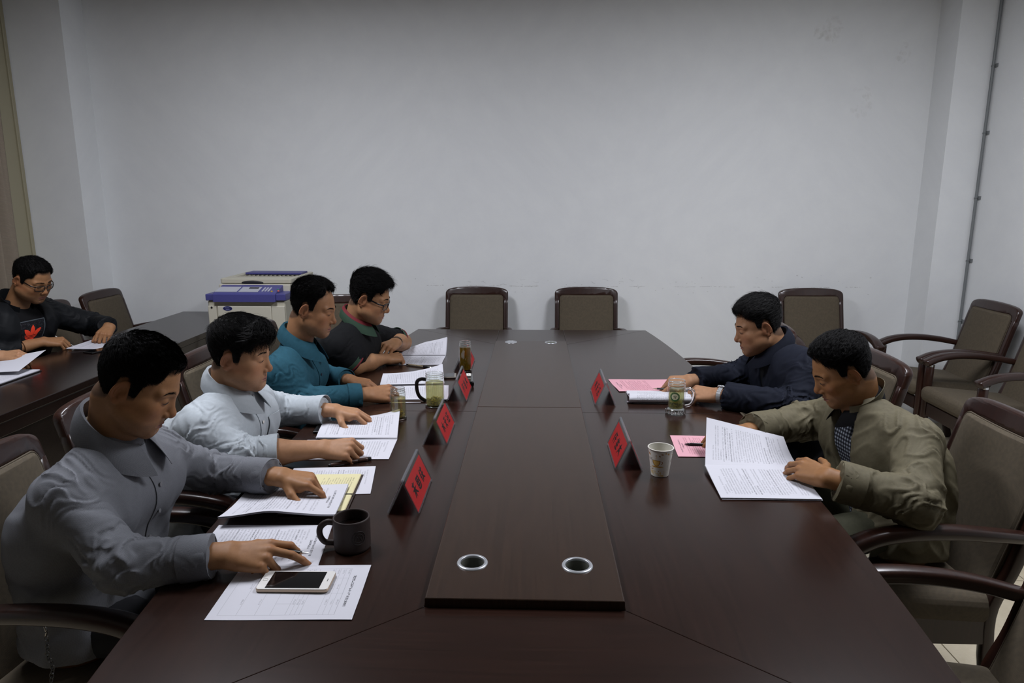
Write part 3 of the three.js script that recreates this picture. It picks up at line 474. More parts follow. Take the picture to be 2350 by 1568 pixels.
  const all = [...fingers.flat(), ...thumb, ...palm]; const box = new THREE.Box3(); for (const [a, b] of all) { box.expandByPoint(a); box.expandByPoint(b); } box.expandByScalar(0.02);
  const skinTo = Up ? E.clone().lerp(Up, 0.9) : Wp.clone().lerp(E, o.skin ?? 0.35); if (Up) { Ud.copy(Up).sub(E).normalize(); box.expandByPoint(E.clone().addScalar(0.06)); box.expandByPoint(E.clone().addScalar(-0.06)); } box.expandByPoint(skinTo.clone().addScalar(0.045)); box.expandByPoint(skinTo.clone().addScalar(-0.045));
  const cut = Up ? f : (x, y, z) => Math.max(f(x, y, z), (x - skinTo.x) * Ud.x + (y - skinTo.y) * Ud.y + (z - skinTo.z) * Ud.z);
  const knuck = fingers.flatMap((sg) => [sg[0][0], sg[1][0], sg[2][0]]);
  return { f: cut, box, tips: tips.map((q) => q[0]), knuck, Zd, X, Y, P };
}
function ik(S, Wp, pole, l1, l2) { const d = Wp.clone().sub(S); let D = d.length(); const mx = (l1 + l2) * 0.998; if (D > mx) { const k = D / mx; l1 *= k; l2 *= k; } d.normalize(); const a = (l1 * l1 - l2 * l2 + D * D) / (2 * D), h = Math.sqrt(Math.max(0, l1 * l1 - a * a)); const p = pole.clone().sub(S); p.addScaledVector(d, -p.dot(d)).normalize(); return S.clone().addScaledVector(d, a).addScaledVector(p, h); }

// ---------------------------------------------------------------- person builder
const skinBump = dtex(256, (u, v, tn) => { const g = 0.5 + 0.3 * tn(u, v, 26, 26, 7) + 0.2 * tn(u, v, 48, 48, 9); return [g, g, g]; }, { srgb: false, repeat: [14, 14] });
M.skin = phy({ vertexColors: true, roughness: 0.52, bumpMap: skinBump, bumpScale: 0.00025, specularIntensity: 0.5 });
M.hair = phy({ color: 0x0b0a0a, roughness: 0.7, specularIntensity: 0.18 });
M.lash = std({ color: 0x120d0b, roughness: 0.7 });
const fabric = (map, o = {}) => phy({ color: 0xffffff, map, roughness: 0.88, bumpMap: weaveFine, bumpScale: 0.0002, specularIntensity: 0.35, ...o });
const weaveFine = dtex(256, (u, v, tn) => { const a = Math.sin(u * 2 * Math.PI * 60), b = Math.sin(v * 2 * Math.PI * 60); const g = 0.5 + 0.25 * a * b + 0.25 * tn(u, v, 18, 18, 6); return [g, g, g]; }, { srgb: false, repeat: [16, 16] });
const clothTex = (c, k, v = 0.06, rep = 4) => dtex(256, (u, w, tn) => { const g = 1 + v * (0.6 * tn(u, w, 3, 3, k) + 0.6 * tn(u, w, 28, 28, k + 3)); return hex(c).map((q) => q * g); }, { repeat: [rep, rep] });

function person(o) {
  const root = thing(o.name ?? 'person', o.label, 'person', [0, 0, 0], 0, o.group);
  const yaw = o.yaw * D2R, fwd = V(Math.sin(yaw), 0, Math.cos(yaw)), left = V(Math.cos(yaw), 0, -Math.sin(yaw)), upV = V(0, 1, 0), G = o.girth ?? 1;
  const hip = V(...o.hip), chest = V(...o.chest), neck = V(...o.neck), belly = hip.clone().lerp(chest, 0.5).addScaledVector(fwd, -0.015 + (o.belly ?? 0));
  const H = V(...o.head), hq = new THREE.Quaternion().setFromEuler(new THREE.Euler(o.hp * D2R, o.hy * D2R, (o.hr ?? 0) * D2R, 'YXZ')), hs = o.hs ?? 1, hqi = hq.clone().invert();
  const hw = (x, y, z) => V(x, y, z).multiplyScalar(hs).applyQuaternion(hq).add(H);
  const S = {}, E = {}, Wr = {}; for (const k of ['R', 'L']) { const a = o.arms[k]; S[k] = V(...a.s); Wr[k] = V(...a.w); E[k] = a.e ? V(...a.e) : ik(S[k], Wr[k], V(...a.pole), 0.285, 0.25); }
  const sh = S.R.clone().lerp(S.L, 0.5), latU = S.L.clone().sub(S.R).normalize();
  const rows = [[hip.clone().addScaledVector(upV, -0.04), 0.075 * G, 0.115 * G, left], [belly, 0.055 * G, 0.112 * G, left], [chest, 0.082 * G, 0.108 * G, left.clone().lerp(latU, 0.6).normalize()], [sh.clone().addScaledVector(upV, -0.055).addScaledVector(fwd, 0.012), 0.095 * G, 0.088 * G, latU]];
  const torso = (x, y, z, inf) => { let d = 1e9; for (let i = 0; i < 3; i++) { const [a, ha, ra, la] = rows[i], [b, hb, rb, lb] = rows[i + 1]; const ux = b.x - a.x, uy = b.y - a.y, uz = b.z - a.z; let t = ((x - a.x) * ux + (y - a.y) * uy + (z - a.z) * uz) / (ux * ux + uy * uy + uz * uz); t = clamp(t, 0, 1); const cx = a.x + ux * t, cy = a.y + uy * t, cz = a.z + uz * t, lx = lerp(la.x, lb.x, t), ly = lerp(la.y, lb.y, t), lz = lerp(la.z, lb.z, t), hh = lerp(ha, hb, t); const q = clamp((x - cx) * lx + (y - cy) * ly + (z - cz) * lz, -hh, hh); const dx = x - cx - q * lx, dy = y - cy - q * ly, dz = z - cz - q * lz; d = smin(d, Math.sqrt(dx * dx + dy * dy + dz * dz) - lerp(ra, rb, t) - inf, 0.05); } return d; };
  const trapN = neck.clone().addScaledVector(upV, -0.005);
  // ---- skin: coarse trunk, head with neck, hands
  const skinC = new THREE.Color(o.skin ?? 0xb98a68), sc = [skinC.r, skinC.g, skinC.b], hd = headSDF(o.face ?? {});
  const nk0 = hw(0, -0.055, -0.028), nk1 = neck, nr = 0.053 * (o.neckR ?? 1);
  const headW = (x, y, z) => { const v = _t.set(x, y, z).sub(H).applyQuaternion(hqi).divideScalar(hs); return hd.full(v.x, v.y, v.z) * hs; };
  const _t = V(); const headNeck = (x, y, z) => smin(headW(x, y, z), cap(x, y, z, nk0, nk1, nr, nr * 1.12), 0.022);
  const hl = (az) => hairline(az, o.hairline ?? (() => 0));
  const skinColor = (x, y, z) => {
    const v = V(x, y, z).sub(H).applyQuaternion(hqi).divideScalar(hs), ax = Math.abs(v.x); const n = noise3(x * 45, y * 45, z * 45) * 0.05 + noise3(x * 160, y * 160, z * 160) * 0.035; let c = sc.map((q) => q * (1 + n));
    const mix = (to, k) => { c = c.map((q, i) => lerp(q, to[i], clamp(k, 0, 1))); };
    const near = v.length() < 0.2;
    if (near) {
      mix([sc[0] * 1.0, sc[1] * 0.72, sc[2] * 0.66], 0.55 * Math.exp(-Math.pow(Math.hypot(ax - 0.047, v.y + 0.03, v.z - 0.07) / 0.024, 2))); // cheeks
      mix([sc[0] * 1.0, sc[1] * 0.68, sc[2] * 0.6], 0.6 * Math.exp(-Math.pow(Math.hypot(v.x, v.y + 0.038, v.z - 0.108) / 0.014, 2))); // nose
      mix([sc[0] * 0.98, sc[1] * 0.66, sc[2] * 0.62], sstep(0.071, 0.083, ax) * 0.5 * sstep(0.05, 0.03, Math.abs(v.y))); // ears
      if (v.z > 0.06) { mix([0.3, 0.11, 0.09], 0.75 * sstep(1.25, 0.75, Math.hypot(v.x / 0.0235, (v.y + 0.0715) / 0.0085))); mix([0.07, 0.03, 0.022], 0.7 * sstep(0.0024, 0.0008, Math.abs(v.y + 0.0718 - ax * 0.02)) * sstep(0.023, 0.017, ax)); mix([0.03, 0.015, 0.01], sstep(0.006, 0.003, Math.hypot(ax - 0.0068, v.y + 0.0485, (v.z - 0.0985) * 0.5))); }
      const stub = (o.stubble ?? 0.25) * sstep(-0.052, -0.07, v.y) * sstep(-0.02, 0.03, v.z) * (0.75 + 0.5 * noise3(x * 300, y * 300, z * 300)); mix([0.09, 0.075, 0.065], stub);
      const az = Math.atan2(ax, v.z); mix([0.025, 0.02, 0.018], 0.75 * sstep(-0.006, 0.006, v.y - hl(az)) * (ax > 0.0795 ? 0 : 1));
      const by = 0.0225 - Math.pow((ax - 0.03) / 0.03, 2) * 0.004; if (v.z > 0.05) mix([0.03, 0.022, 0.018], (o.brow ?? 0.4) * sstep(0.0055, 0.002, Math.abs(v.y - by)) * sstep(0.008, 0.014, ax) * sstep(0.052, 0.044, ax));
    }
    return c;
  };
  const geos = []; const cell = o.cell ?? 0.0022;
  { const b = new THREE.Box3().setFromPoints([hw(-0.1, 0.125, -0.12), hw(0.1, 0.125, 0.13), hw(0.1, -0.13, 0.12), hw(-0.1, -0.13, 0.12), hw(-0.1, 0, -0.12), hw(0.1, 0, -0.12), hw(-0.1, 0.13, 0.1), hw(0.1, 0.13, -0.1)]); b.expandByPoint(neck.clone().addScalar(0.03)); b.expandByPoint(neck.clone().addScalar(-0.055)); geos.push(polygonize(headNeck, b.min, b.max, cell, skinColor, 0.012)); }
  const hands = {};
  for (const k of ['R', 'L']) {
    const a = o.arms[k]; if (!a.pose) continue; const h = handSDF({ wrist: a.w, dir: a.dir, dorsal: a.dorsal, right: k === 'R', pose: a.pose, elbow: E[k], skin: a.skin ?? 0.35, scale: o.handScale ?? 1, armGirth: o.armGirth, upper: a.skin > 1 ? E[k].clone().lerp(S[k], 0.55) : null }); hands[k] = h;
    const hc = (x, y, z, g) => { let c = sc.map((q) => q * (1 + noise3(x * 60, y * 60, z * 60) * 0.06 + noise3(x * 200, y * 200, z * 200) * 0.03)); for (const t of h.tips) { const d = Math.hypot(x - t.x, y - t.y, z - t.z); if (d < 0.0075) c = c.map((q, i) => lerp(q, [sc[0] * 1.12, sc[1] * 1.0, sc[2] * 1.0][i], sstep(0.0075, 0.005, d))); } for (const t of h.knuck) { const d = Math.hypot(x - t.x, y - t.y, z - t.z); if (d < 0.016) c = c.map((q, i) => lerp(q, q * [0.96, 0.88, 0.85][i], sstep(0.016, 0.009, d) * 0.7)); } return c; };
    geos.push(polygonize(h.f, h.box.min, h.box.max, o.handCell ?? 0.0024, hc, 0.012));
  }
  const trunk = (x, y, z) => { let d = torso(x, y, z, -0.014); for (const k of ['R', 'L']) { d = smin(d, cap(x, y, z, S[k], E[k], 0.042, 0.034), 0.03); d = smin(d, cap(x, y, z, E[k], Wr[k], 0.034, 0.022), 0.01); d = smin(d, cap(x, y, z, trapN, S[k], 0.03, 0.035), 0.03); } return smin(d, cap(x, y, z, chest, neck, 0.06, 0.045), 0.03); };
  const tb = new THREE.Box3().setFromPoints([hip, chest, neck, S.R, S.L, E.R, E.L, Wr.R, Wr.L]); const tbb = tb.clone().expandByScalar(0.2);
  geos.push(polygonize(trunk, tbb.min, tbb.max, 0.016, () => sc, 0.02));
  const body = part('body', keepIdxUV(mergeGeometries(geos.map((g) => { const q = g.clone(); return q; }))), M.skin, root, 'bare skin of head and hands');
  // ---- hair
  {
    const T = o.hairTop ?? 0.016, sd = o.hairSide ?? 0.005, adj = o.hairShape ?? (() => 0);
    const hair = (x, y, z) => { const v = _h.set(x, y, z).sub(H).applyQuaternion(hqi).divideScalar(hs); const az = Math.atan2(Math.abs(v.x), v.z), reg = v.y - hl(az); const up = sstep(0.03, 0.09, v.y); let th = lerp(sd, T, up) + adj(v, az); th *= 1 + 0.18 * noise3(v.x * 70, v.y * 70, v.z * 70); th = lerp(-0.006, th, sstep(-0.003, 0.014 + 0.01 * up, reg)); return (hd.base(v.x, v.y, v.z) - th) * hs; };
    const _h = V(), b = new THREE.Box3().setFromPoints([-1, 1].flatMap((i) => [-1, 1].flatMap((j) => [-1, 1].map((k) => hw(i * 0.115, 0.03 + j * 0.125, k * 0.14))))); const hg = polygonize(hair, b.min, b.max, 0.0036, null, 0.02);
    const p = hg.attributes.position, n = hg.attributes.normal, list = [], cnt = Math.round((o.strands ?? 2600) * 1.7), Ls = o.hairLen ?? 0.03, flow = o.flow ?? ((v) => V(0, -0.4, 0.6)); const v = V(), N = V(); let guard = 0;
    while (list.length < cnt && guard++ < cnt * 8) {
      const i = Math.floor(rnd() * p.count); v.fromBufferAttribute(p, i); if (headW(v.x, v.y, v.z) < 0.0012) continue; N.fromBufferAttribute(n, i); const l = v.clone().sub(H).applyQuaternion(hqi), Nl = N.clone().applyQuaternion(hqi);
      const radial = l.clone().sub(V(0, 0.09, -0.045)); let D = flow(l).clone().add(radial.normalize().multiplyScalar(o.radial ?? 0.8)); D.addScaledVector(Nl, -D.dot(Nl)).normalize(); const j = o.mess ?? 0.18; D.add(V(rr(-j, j), rr(-j, j), rr(-j, j))).normalize(); const up = sstep(0.0, 0.08, l.y), len = lerp(Math.min(0.012, Ls), Ls, up) * rr(0.6, 1.25), lift = (o.lift ?? 0.18) * rr(0.3, 1.3);
      const cen = V(0, 0.02, -0.012), pts = [l.clone().addScaledVector(Nl, -0.004)]; let cur = l.clone(); const off = o.off ?? 0.0015, stray = rnd() < (o.stray ?? 0.06) ? 2.5 : 1;
      for (let k = 1; k <= 3; k++) { cur.addScaledVector(D, len / 3); const rad = cur.clone().sub(cen).normalize(), w = cur.clone().applyQuaternion(hq).add(H), dd = hair(w.x, w.y, w.z); cur.addScaledVector(rad, clamp(off + lift * stray * len * (k / 3) * 0.6 - dd, -0.012, 0.006)); D.addScaledVector(rad, -D.dot(rad) * 0.8).add(V(rr(-j, j) * 0.5, rr(-j, j) * 0.5, rr(-j, j) * 0.5)).normalize(); pts.push(cur.clone()); }
      const [r, q1, q2, q3] = pts;
      list.push([...[r, q1, q2, q3].map((q) => q.applyQuaternion(hq).add(H)), rr(0.00028, 0.0006)]);
    }
    // eyebrows
    const browN = o.browN ?? 70; for (let i = 0; i < browN; i++) for (const s of [-1, 1]) { const t = rnd(), ax = lerp(0.011, 0.05, t), y = 0.0205 + 0.004 * Math.sin(t * 2.4) - 0.006 * Math.max(0, t - 0.6) + rr(-0.0022, 0.0022) * (1.15 - t); let z = 0.12; for (let k = 0; k < 24; k++) { const d = hd.full(s * ax, y, z); if (d < 0.0004) break; z -= d * 0.8; } const a = V(s * ax, y, z), D = V(s * 0.8, 0.25 - 0.5 * t, -0.35 * t).normalize(), len = rr(0.006, 0.01); list.push([...[a.clone(), a.clone().addScaledVector(D, len * 0.3).add(V(0, 0, 0.001)), a.clone().addScaledVector(D, len * 0.7).add(V(0, 0, 0.001)), a.clone().addScaledVector(D, len)].map((q) => q.multiplyScalar(hs).applyQuaternion(hq).add(H)), 0.00045]); }
    part('hair', merge([hg, strandGeo(list)]), o.hairMat ?? M.hair, root, o.hairLabel ?? 'short black hair');
    // lash line along the lowered lids
    for (const s of [-1, 1]) { const pts = []; const zs = []; for (let i = 0; i <= 10; i++) { const t = i / 10, x = lerp(0.0215, 0.0475, t), y = -0.0045 - 0.0016 * Math.sin(t * Math.PI) + 0.0006 * t; let z = 0.11; for (let k = 0; k < 30; k++) { const d = hd.full(s * x, y, z); if (d < 0.0002) break; z -= d * 0.8; } zs.push([s * x, y, z]); } for (let k = 0; k < 4; k++) for (let i = 1; i < 10; i++) zs[i][2] = (zs[i - 1][2] + zs[i][2] * 2 + zs[i + 1][2]) / 4; for (const [a, b, c] of zs) pts.push(hw(a, b, c + 0.0011)); part('eyelashes', tube(pts, (t) => 0.0004 + 0.0007 * Math.sin(Math.PI * Math.min(1, t + 0.15)), 14, 6), M.lash, root, 'dark lash line of lowered eyelid'); }
  }
  if (o.glasses) {
    const g = new THREE.Group(); g.name = 'eyeglasses'; root.add(g); g.position.copy(H); g.quaternion.copy(hq); g.scale.setScalar(hs); const rim = o.glasses, zf = 0.1; const drop = rim.drop ?? -0.006;
    for (const s of [-1, 1]) { const pts = []; for (let i = 0; i <= 28; i++) { const a = i / 28 * 2 * Math.PI, c = Math.cos(a), q = Math.sin(a), ex = Math.sign(c) * Math.pow(Math.abs(c), 0.5) * 0.0262, ey = Math.sign(q) * Math.pow(Math.abs(q), 0.5) * (q < 0 ? 0.0155 : 0.0145); pts.push(V(s * 0.0335 + ex, drop + ey, zf - Math.pow(Math.abs(s * 0.0335 + ex) / 0.06, 2) * 0.012)); } part('rim', sweep(pts, () => [0.0021, 0.0024], { n: 8, closed: true, up: V(0, 0, 1) }), M.blackGloss, g); const lens = new THREE.CircleGeometry(1, 32); mapVerts(lens, (v) => { const a = Math.atan2(v.y, v.x), r = Math.hypot(v.x, v.y), c = Math.cos(a), q = Math.sin(a); v.set(s * 0.0335 + Math.sign(c) * Math.pow(Math.abs(c), 0.62) * 0.0252 * r, drop + Math.sign(q) * Math.pow(Math.abs(q), 0.62) * 0.0158 * r, 0); v.z = zf - Math.pow(Math.abs(v.x) / 0.06, 2) * 0.012; }); part('lens', lens, M.pane, g); part('temple', sweep([V(s * 0.059, drop + 0.009, zf - 0.011), V(s * 0.072, drop + 0.011, zf - 0.03), V(s * 0.0785, 0.008, 0.03), V(s * 0.081, 0.011, -0.01), V(s * 0.08, -0.012, -0.034)], () => [0.0014, 0.0036], { seg: 20, n: 8 }), M.blackGloss, g); }
    part('bridge', tube([V(-0.009, drop + 0.005, zf - 0.0005), V(0, drop + 0.009, zf + 0.002), V(0.009, drop + 0.005, zf - 0.0005)], 0.0016, 8, 8), M.blackGloss, g);
  }
  // ---- upper garment
  const g0 = o.top, infl = g0.inflate ?? 0.013, sr = g0.sleeve ?? [0.056, 0.054, 0.045];
  const cuffT = {}; for (const k of ['R', 'L']) cuffT[k] = o.arms[k].cuff ?? 0.86;
  const frames = {}; for (const k of ['R', 'L']) { const ax = E[k].clone().sub(S[k]).normalize(), r1 = ax.clone().cross(V(0.2, 0.3, 0.9)).normalize(), r2 = ax.clone().cross(r1), bx2 = Wr[k].clone().sub(E[k]).normalize(), q1 = bx2.clone().cross(V(0.2, 0.3, 0.9)).normalize(), q2 = bx2.clone().cross(q1); frames[k] = { ax, r1, r2, bx2, q1, q2, l1: E[k].distanceTo(S[k]), l2: Wr[k].distanceTo(E[k]), cuff: g0.short ? S[k].clone().lerp(E[k], g0.short) : E[k].clone().lerp(Wr[k], cuffT[k]) }; }
  const amp = g0.fold ?? 1, seed = o.seed ?? 1;
  const ridge = (u) => { const s = 1 - Math.abs(u); return s * s * (3 - 2 * s) - 0.4; };
  const crease = (u) => { const s = 1 - Math.min(1, Math.abs(u) * 1.45); return s * s * (3 - 2 * s) - 0.3; };
  const sleeveFold = (F, c, s, t, which) => { const wob = noise3(t * 2 + seed, c * 0.7 + which * 4, s * 0.7 + seed * 3) * 0.7; const e = which ? 0.35 + 1.1 * Math.exp(-t * t * 16) + 0.45 * sstep(0.6, 1, t) : 0.35 + 1.1 * Math.exp(-(1 - t) * (1 - t) * 16) + 0.3 * Math.exp(-t * t * 14); return e * (crease(noise3(t * (which ? 3.6 : 3.0) + 0.55 * c + wob, s * 0.22 + seed, seed * 2 + which * 9)) * 0.9 + 0.45 * crease(noise3(t * 6.5 - 0.7 * s + wob, c * 0.28, seed + which * 5))); };
  const garment = (x, y, z) => {
    let d = torso(x, y, z, infl), wT = 1, fold = 0; const dT = d; let wsum = Math.exp(-d * 60), fsum = wsum * 0; const parts = [];
    if (Math.abs(d) < 0.06 || true) { /* torso folds */ }
    for (const k of ['R', 'L']) {
      const F = frames[k], a = S[k], b = E[k], w = F.cuff; const dt = cap(x, y, z, trapN, a, 0.046, sr[0] * 0.98); d = smin(d, dt, 0.06);
      let vx = x - a.x, vy = y - a.y, vz = z - a.z, t = clamp((vx * F.ax.x + vy * F.ax.y + vz * F.ax.z) / F.l1, 0, 1);
      if (g0.short) { let du = cap(x, y, z, a, b, sr[0], sr[1]); du = smax(du, (x - w.x) * F.ax.x + (y - w.y) * F.ax.y + (z - w.z) * F.ax.z, 0.006); d = smin(d, du, 0.03); if (Math.abs(du) < 0.04) { const c = (vx * F.r1.x + vy * F.r1.y + vz * F.r1.z) / 0.06, s = (vx * F.r2.x + vy * F.r2.y + vz * F.r2.z) / 0.06, wt = Math.exp(-du * 60); wsum += wt; fsum += wt * 0.7 * sleeveFold(F, c, s, t, 0); } continue; }
      const du = cap(x, y, z, a, b, sr[0], sr[1]); d = smin(d, du, 0.03); let df = cap(x, y, z, b, Wr[k], sr[1] * 0.98, sr[2]); df = smax(df, (x - w.x) * F.bx2.x + (y - w.y) * F.bx2.y + (z - w.z) * F.bx2.z, 0.004); d = smin(d, df, 0.018);
      if (du < 0.05 || df < 0.05) { let wt = Math.exp(-du * 60); wsum += wt; if (wt > 0.02) fsum += wt * sleeveFold(F, (vx * F.r1.x + vy * F.r1.y + vz * F.r1.z) / 0.06, (vx * F.r2.x + vy * F.r2.y + vz * F.r2.z) / 0.06, t, 0); vx = x - b.x; vy = y - b.y; vz = z - b.z; t = clamp((vx * F.bx2.x + vy * F.bx2.y + vz * F.bx2.z) / F.l2, 0, 1); wt = Math.exp(-df * 60); wsum += wt; if (wt > 0.02) fsum += wt * sleeveFold(F, (vx * F.q1.x + vy * F.q1.y + vz * F.q1.z) / 0.05, (vx * F.q2.x + vy * F.q2.y + vz * F.q2.z) / 0.05, t, 1); }
    }
    if (Math.abs(d) < 0.05) { const wt = Math.exp(-dT * 60); const lx = x * left.x + z * left.z, fx = x * fwd.x + z * fwd.z; const tf = crease(noise3(lx * 6 + y * 4 + seed, y * 2.2 - lx * 2, fx * 4 + seed)) * 0.9 + 0.4 * crease(noise3(lx * 11 - y * 6, y * 5 + seed, fx * 7)); fsum += wt * tf * (0.55 + 0.6 * sstep(0.85, 0.6, y)); d -= amp * 0.0075 * fsum / Math.max(wsum, 1e-6); }
    return d;
  };
  let gar = garment; const inner = o.inner;
  const torsoLocal = (x, y, z) => { const v = (y - hip.y) / (neck.y - hip.y), cx = lerp(hip.x, neck.x, v), cz = lerp(hip.z, neck.z, v); return [(x - cx) * left.x + (z - cz) * left.z, v, (x - cx) * fwd.x + (z - cz) * fwd.z]; };
  if (o.open) { const [w0, w1, off] = o.open; gar = (x, y, z) => { const d = garment(x, y, z); if (d > 0.05) return d; const [u, v, f] = torsoLocal(x, y, z); const wdt = lerp(w0, w1, clamp(v, 0, 1.1)); const cutd = Math.max(Math.abs(u - (off ?? 0)) - wdt, 0.01 - f); return smax(d, -cutd, 0.008); }; }
  const gb = new THREE.Box3().setFromPoints([hip.clone().addScaledVector(upV, -0.02), neck, S.R, S.L, E.R, E.L, frames.R.cuff, frames.L.cuff]); const lo = gb.min.clone().addScalar(-0.17), hi = gb.max.clone().addScalar(0.17); lo.y = Math.max(lo.y, o.hemY ?? 0.49);
  const hem = (fn) => (x, y, z) => smax(fn(x, y, z), (o.hemY ?? 0.505) + 0.008 - y, 0.01);
  part(g0.name, uvKeep(polygonize(hem(gar), lo, hi, o.clothCell ?? 0.0062, null, 0.03)), g0.mat, root, g0.label);
  if (inner) { const inr = (x, y, z) => smin(torso(x, y, z, infl * 0.35), cap(x, y, z, chest, neck, 0.075, 0.058), 0.04); part(inner.name, uvKeep(polygonize(hem(inr), rows[0][0].clone().min(neck).addScalar(-0.2), neck.clone().max(chest).addScalar(0.2), 0.008, null, 0.02)), inner.mat, root, inner.label); root.userData._inr = 0; o._inr = inr; }
  // surface point on the garment front at height fraction v, lateral u
  const onFront = (fn, u, y, off = 0.002) => { const v = (y - hip.y) / (neck.y - hip.y), c = V(lerp(hip.x, neck.x, v), y, lerp(hip.z, neck.z, v)).addScaledVector(left, u); let s = 0.42; for (let k = 0; k < 90; k++) { const p = c.clone().addScaledVector(fwd, s), d = fn(p.x, p.y, p.z); if (d < 0.0005) break; s -= Math.max(d * 0.7, 0.0006); if (s < -0.1) break; } return c.addScaledVector(fwd, s + off); };
  // collar
  const nUp = nk0.clone().sub(neck).normalize().lerp(upV, 0.35).normalize(), nF = fwd.clone().addScaledVector(nUp, -fwd.dot(nUp)).normalize(), nL = nUp.clone().cross(nF);
  for (const c of [o.collar, o.collar2]) if (c) {
    const A = c.span ?? 158, n = 30, leaf = [], R0 = (c.r ?? 0.071), mk = (fn) => { const P = []; for (let i = 0; i <= n; i++) { const a = lerp(-A, A, i / n) * D2R; P.push(fn(a, Math.abs(a) / (A * D2R))); } return P; };
    const base = (a, q) => neck.clone().addScaledVector(nF, -Math.cos(a) * R0 * (0.92 + 0.1 * q) + (c.fwd ?? 0.004)).addScaledVector(nL, Math.sin(a) * R0 * (1 - 0.25 * Math.pow(q, 4))).addScaledVector(nUp, lerp(c.yb ?? 0.04, c.yf ?? -0.016, sstep(0.1, 1, q)));
    const outw = (a) => nF.clone().multiplyScalar(-Math.cos(a)).addScaledVector(nL, Math.sin(a)).normalize();
    const hsd = c.stand ?? 0.034;
    const grid = mk((a, q) => { const b = base(a, q), o_ = outw(a), st = hsd * (1 - 0.25 * q), lf = lerp(c.lb ?? 0.05, c.lf ?? 0.07, Math.pow(q, 2.2)), row = []; const top = b.clone().addScaledVector(nUp, st).addScaledVector(o_, c.flare ?? 0.0); if (c.type === 'stand') { for (let k = 0; k <= 5; k++) row.push(b.clone().addScaledVector(nUp, -0.02).lerp(top, k / 5)); return row; } for (let k = 0; k <= 3; k++) row.push(b.clone().lerp(top, k / 3).addScaledVector(o_, -0.001)); row.push(top.clone().addScaledVector(nUp, 0.0035).addScaledVector(o_, 0.003)); const dn = nUp.clone().multiplyScalar(-1).addScaledVector(o_, lerp(0.3, 0.42, q)).addScaledVector(nF, 0.35 * Math.pow(q, 3)).normalize(); for (let k = 1; k <= 5; k++) row.push(top.clone().addScaledVector(o_, 0.007 + 0.003 * Math.sin(k / 5 * Math.PI)).addScaledVector(dn, lf * k / 5)); return row; });
    part(c.name ?? 'collar', uvKeep(shell(grid, -0.0016)), c.mat ?? g0.mat, root, c.label);
    if (c.trim) part('collar_trim', shell(grid.map((r) => { const m = r.length, a = r[m - 2].clone().lerp(r[m - 1], 0.2), b = r[m - 1]; const o_ = V(0, 0, 0); return [a, a.clone().lerp(b, 0.5), b].map((p) => p.clone().sub(neck).multiplyScalar(1.012).add(neck)); }), -0.0014), c.trim, root, c.trimLabel);
    if (c.edge) part('collar_edge', shell(grid.map((r) => r.slice(3, 6).map((p) => p.clone().addScaledVector(nUp, 0.0012))), -0.0014), c.edge, root, c.edgeLabel);
  }
  // cuffs
  for (const k of ['R', 'L']) { const F = frames[k], a = o.arms[k]; const tr = o.cuffs; if (!tr) continue; const ax = g0.short ? F.ax : F.bx2, r1 = g0.short ? F.r1 : F.q1, r2 = g0.short ? F.r2 : F.q2, len = tr.len ?? 0.055, rr0 = (g0.short ? lerp(sr[0], sr[1], g0.short) : lerp(sr[1] * 0.98, sr[2], cuffT[k])) + (tr.grow ?? 0.002), P = []; for (let i = 0; i < 32; i++) { const th = i / 32 * 2 * Math.PI, dirv = r1.clone().multiplyScalar(Math.cos(th)).addScaledVector(r2, Math.sin(th)), row = []; for (let q = 0; q <= 4; q++) row.push(F.cuff.clone().addScaledVector(ax, -len + (len + 0.004) * q / 4).addScaledVector(dirv, rr0 + (1 - q / 4) * (tr.taper ?? 0.004) + 0.0012 * Math.sin(th * 3 + q + seed))); P.push(row); } part(tr.name ?? 'cuff', uvKeep(shell(P, 0.0022, true)), tr.mat ?? g0.mat, root, tr.label); if (tr.stripe) { const P2 = P.map((r) => [r[3].clone().lerp(r[4], 0.0), r[4]].map((p) => p.clone().sub(F.cuff).multiplyScalar(1.03).add(F.cuff))); part('cuff_stripe', shell(P2, 0.0024, true), tr.stripe, root, tr.stripeLabel); } }
  // placket with buttons
  if (o.placket) { const P = [], y1 = neck.y - (o.placket.top ?? 0.02), y0 = o.placket.bottom ?? 0.62, w = 0.016, u0 = o.placket.u ?? 0; for (let i = 0; i <= 26; i++) { const y = lerp(y0, y1, i / 26); P.push([-1, -0.3, 0.3, 1].map((q) => onFront(gar, u0 + q * w, y, 0.0025))); } const pk = part('placket', uvKeep(shell(P, -0.002)), o.placket.mat ?? g0.mat, root); const nb = o.placket.n ?? 5; for (let i = 0; i < nb; i++) { const y = lerp(y0 + 0.03, y1 - 0.03, i / (nb - 1)), p = onFront(gar, u0, y, 0.0055), b = new THREE.CylinderGeometry(0.0055, 0.0055, 0.0018, 14).rotateX(Math.PI / 2); b.applyQuaternion(new THREE.Quaternion().setFromUnitVectors(V(0, 0, 1), fwd)); b.translate(p.x, p.y, p.z); part('button', b, o.placket.btn ?? M.whitePlastic, pk); } }
  // ---- trousers and shoes
  {
    const sg = { R: -1, L: 1 }, K = {}, A = {}, hp = {}; for (const k of ['R', 'L']) { hp[k] = hip.clone().addScaledVector(left, sg[k] * 0.085).addScaledVector(upV, -0.02); K[k] = hip.clone().addScaledVector(left, sg[k] * (o.kneeW ?? 0.13)).addScaledVector(fwd, o.kneeF ?? 0.4); K[k].y = 0.525; A[k] = K[k].clone().addScaledVector(fwd, o.footF ?? 0.0); A[k].y = 0.09; }
    const pa = hip.clone().addScaledVector(left, 0.07 * G), pb = hip.clone().addScaledVector(left, -0.07 * G); const tp2 = (x, y, z) => cap(x, y, z, pa, pb, 0.108 * G, 0.108 * G);
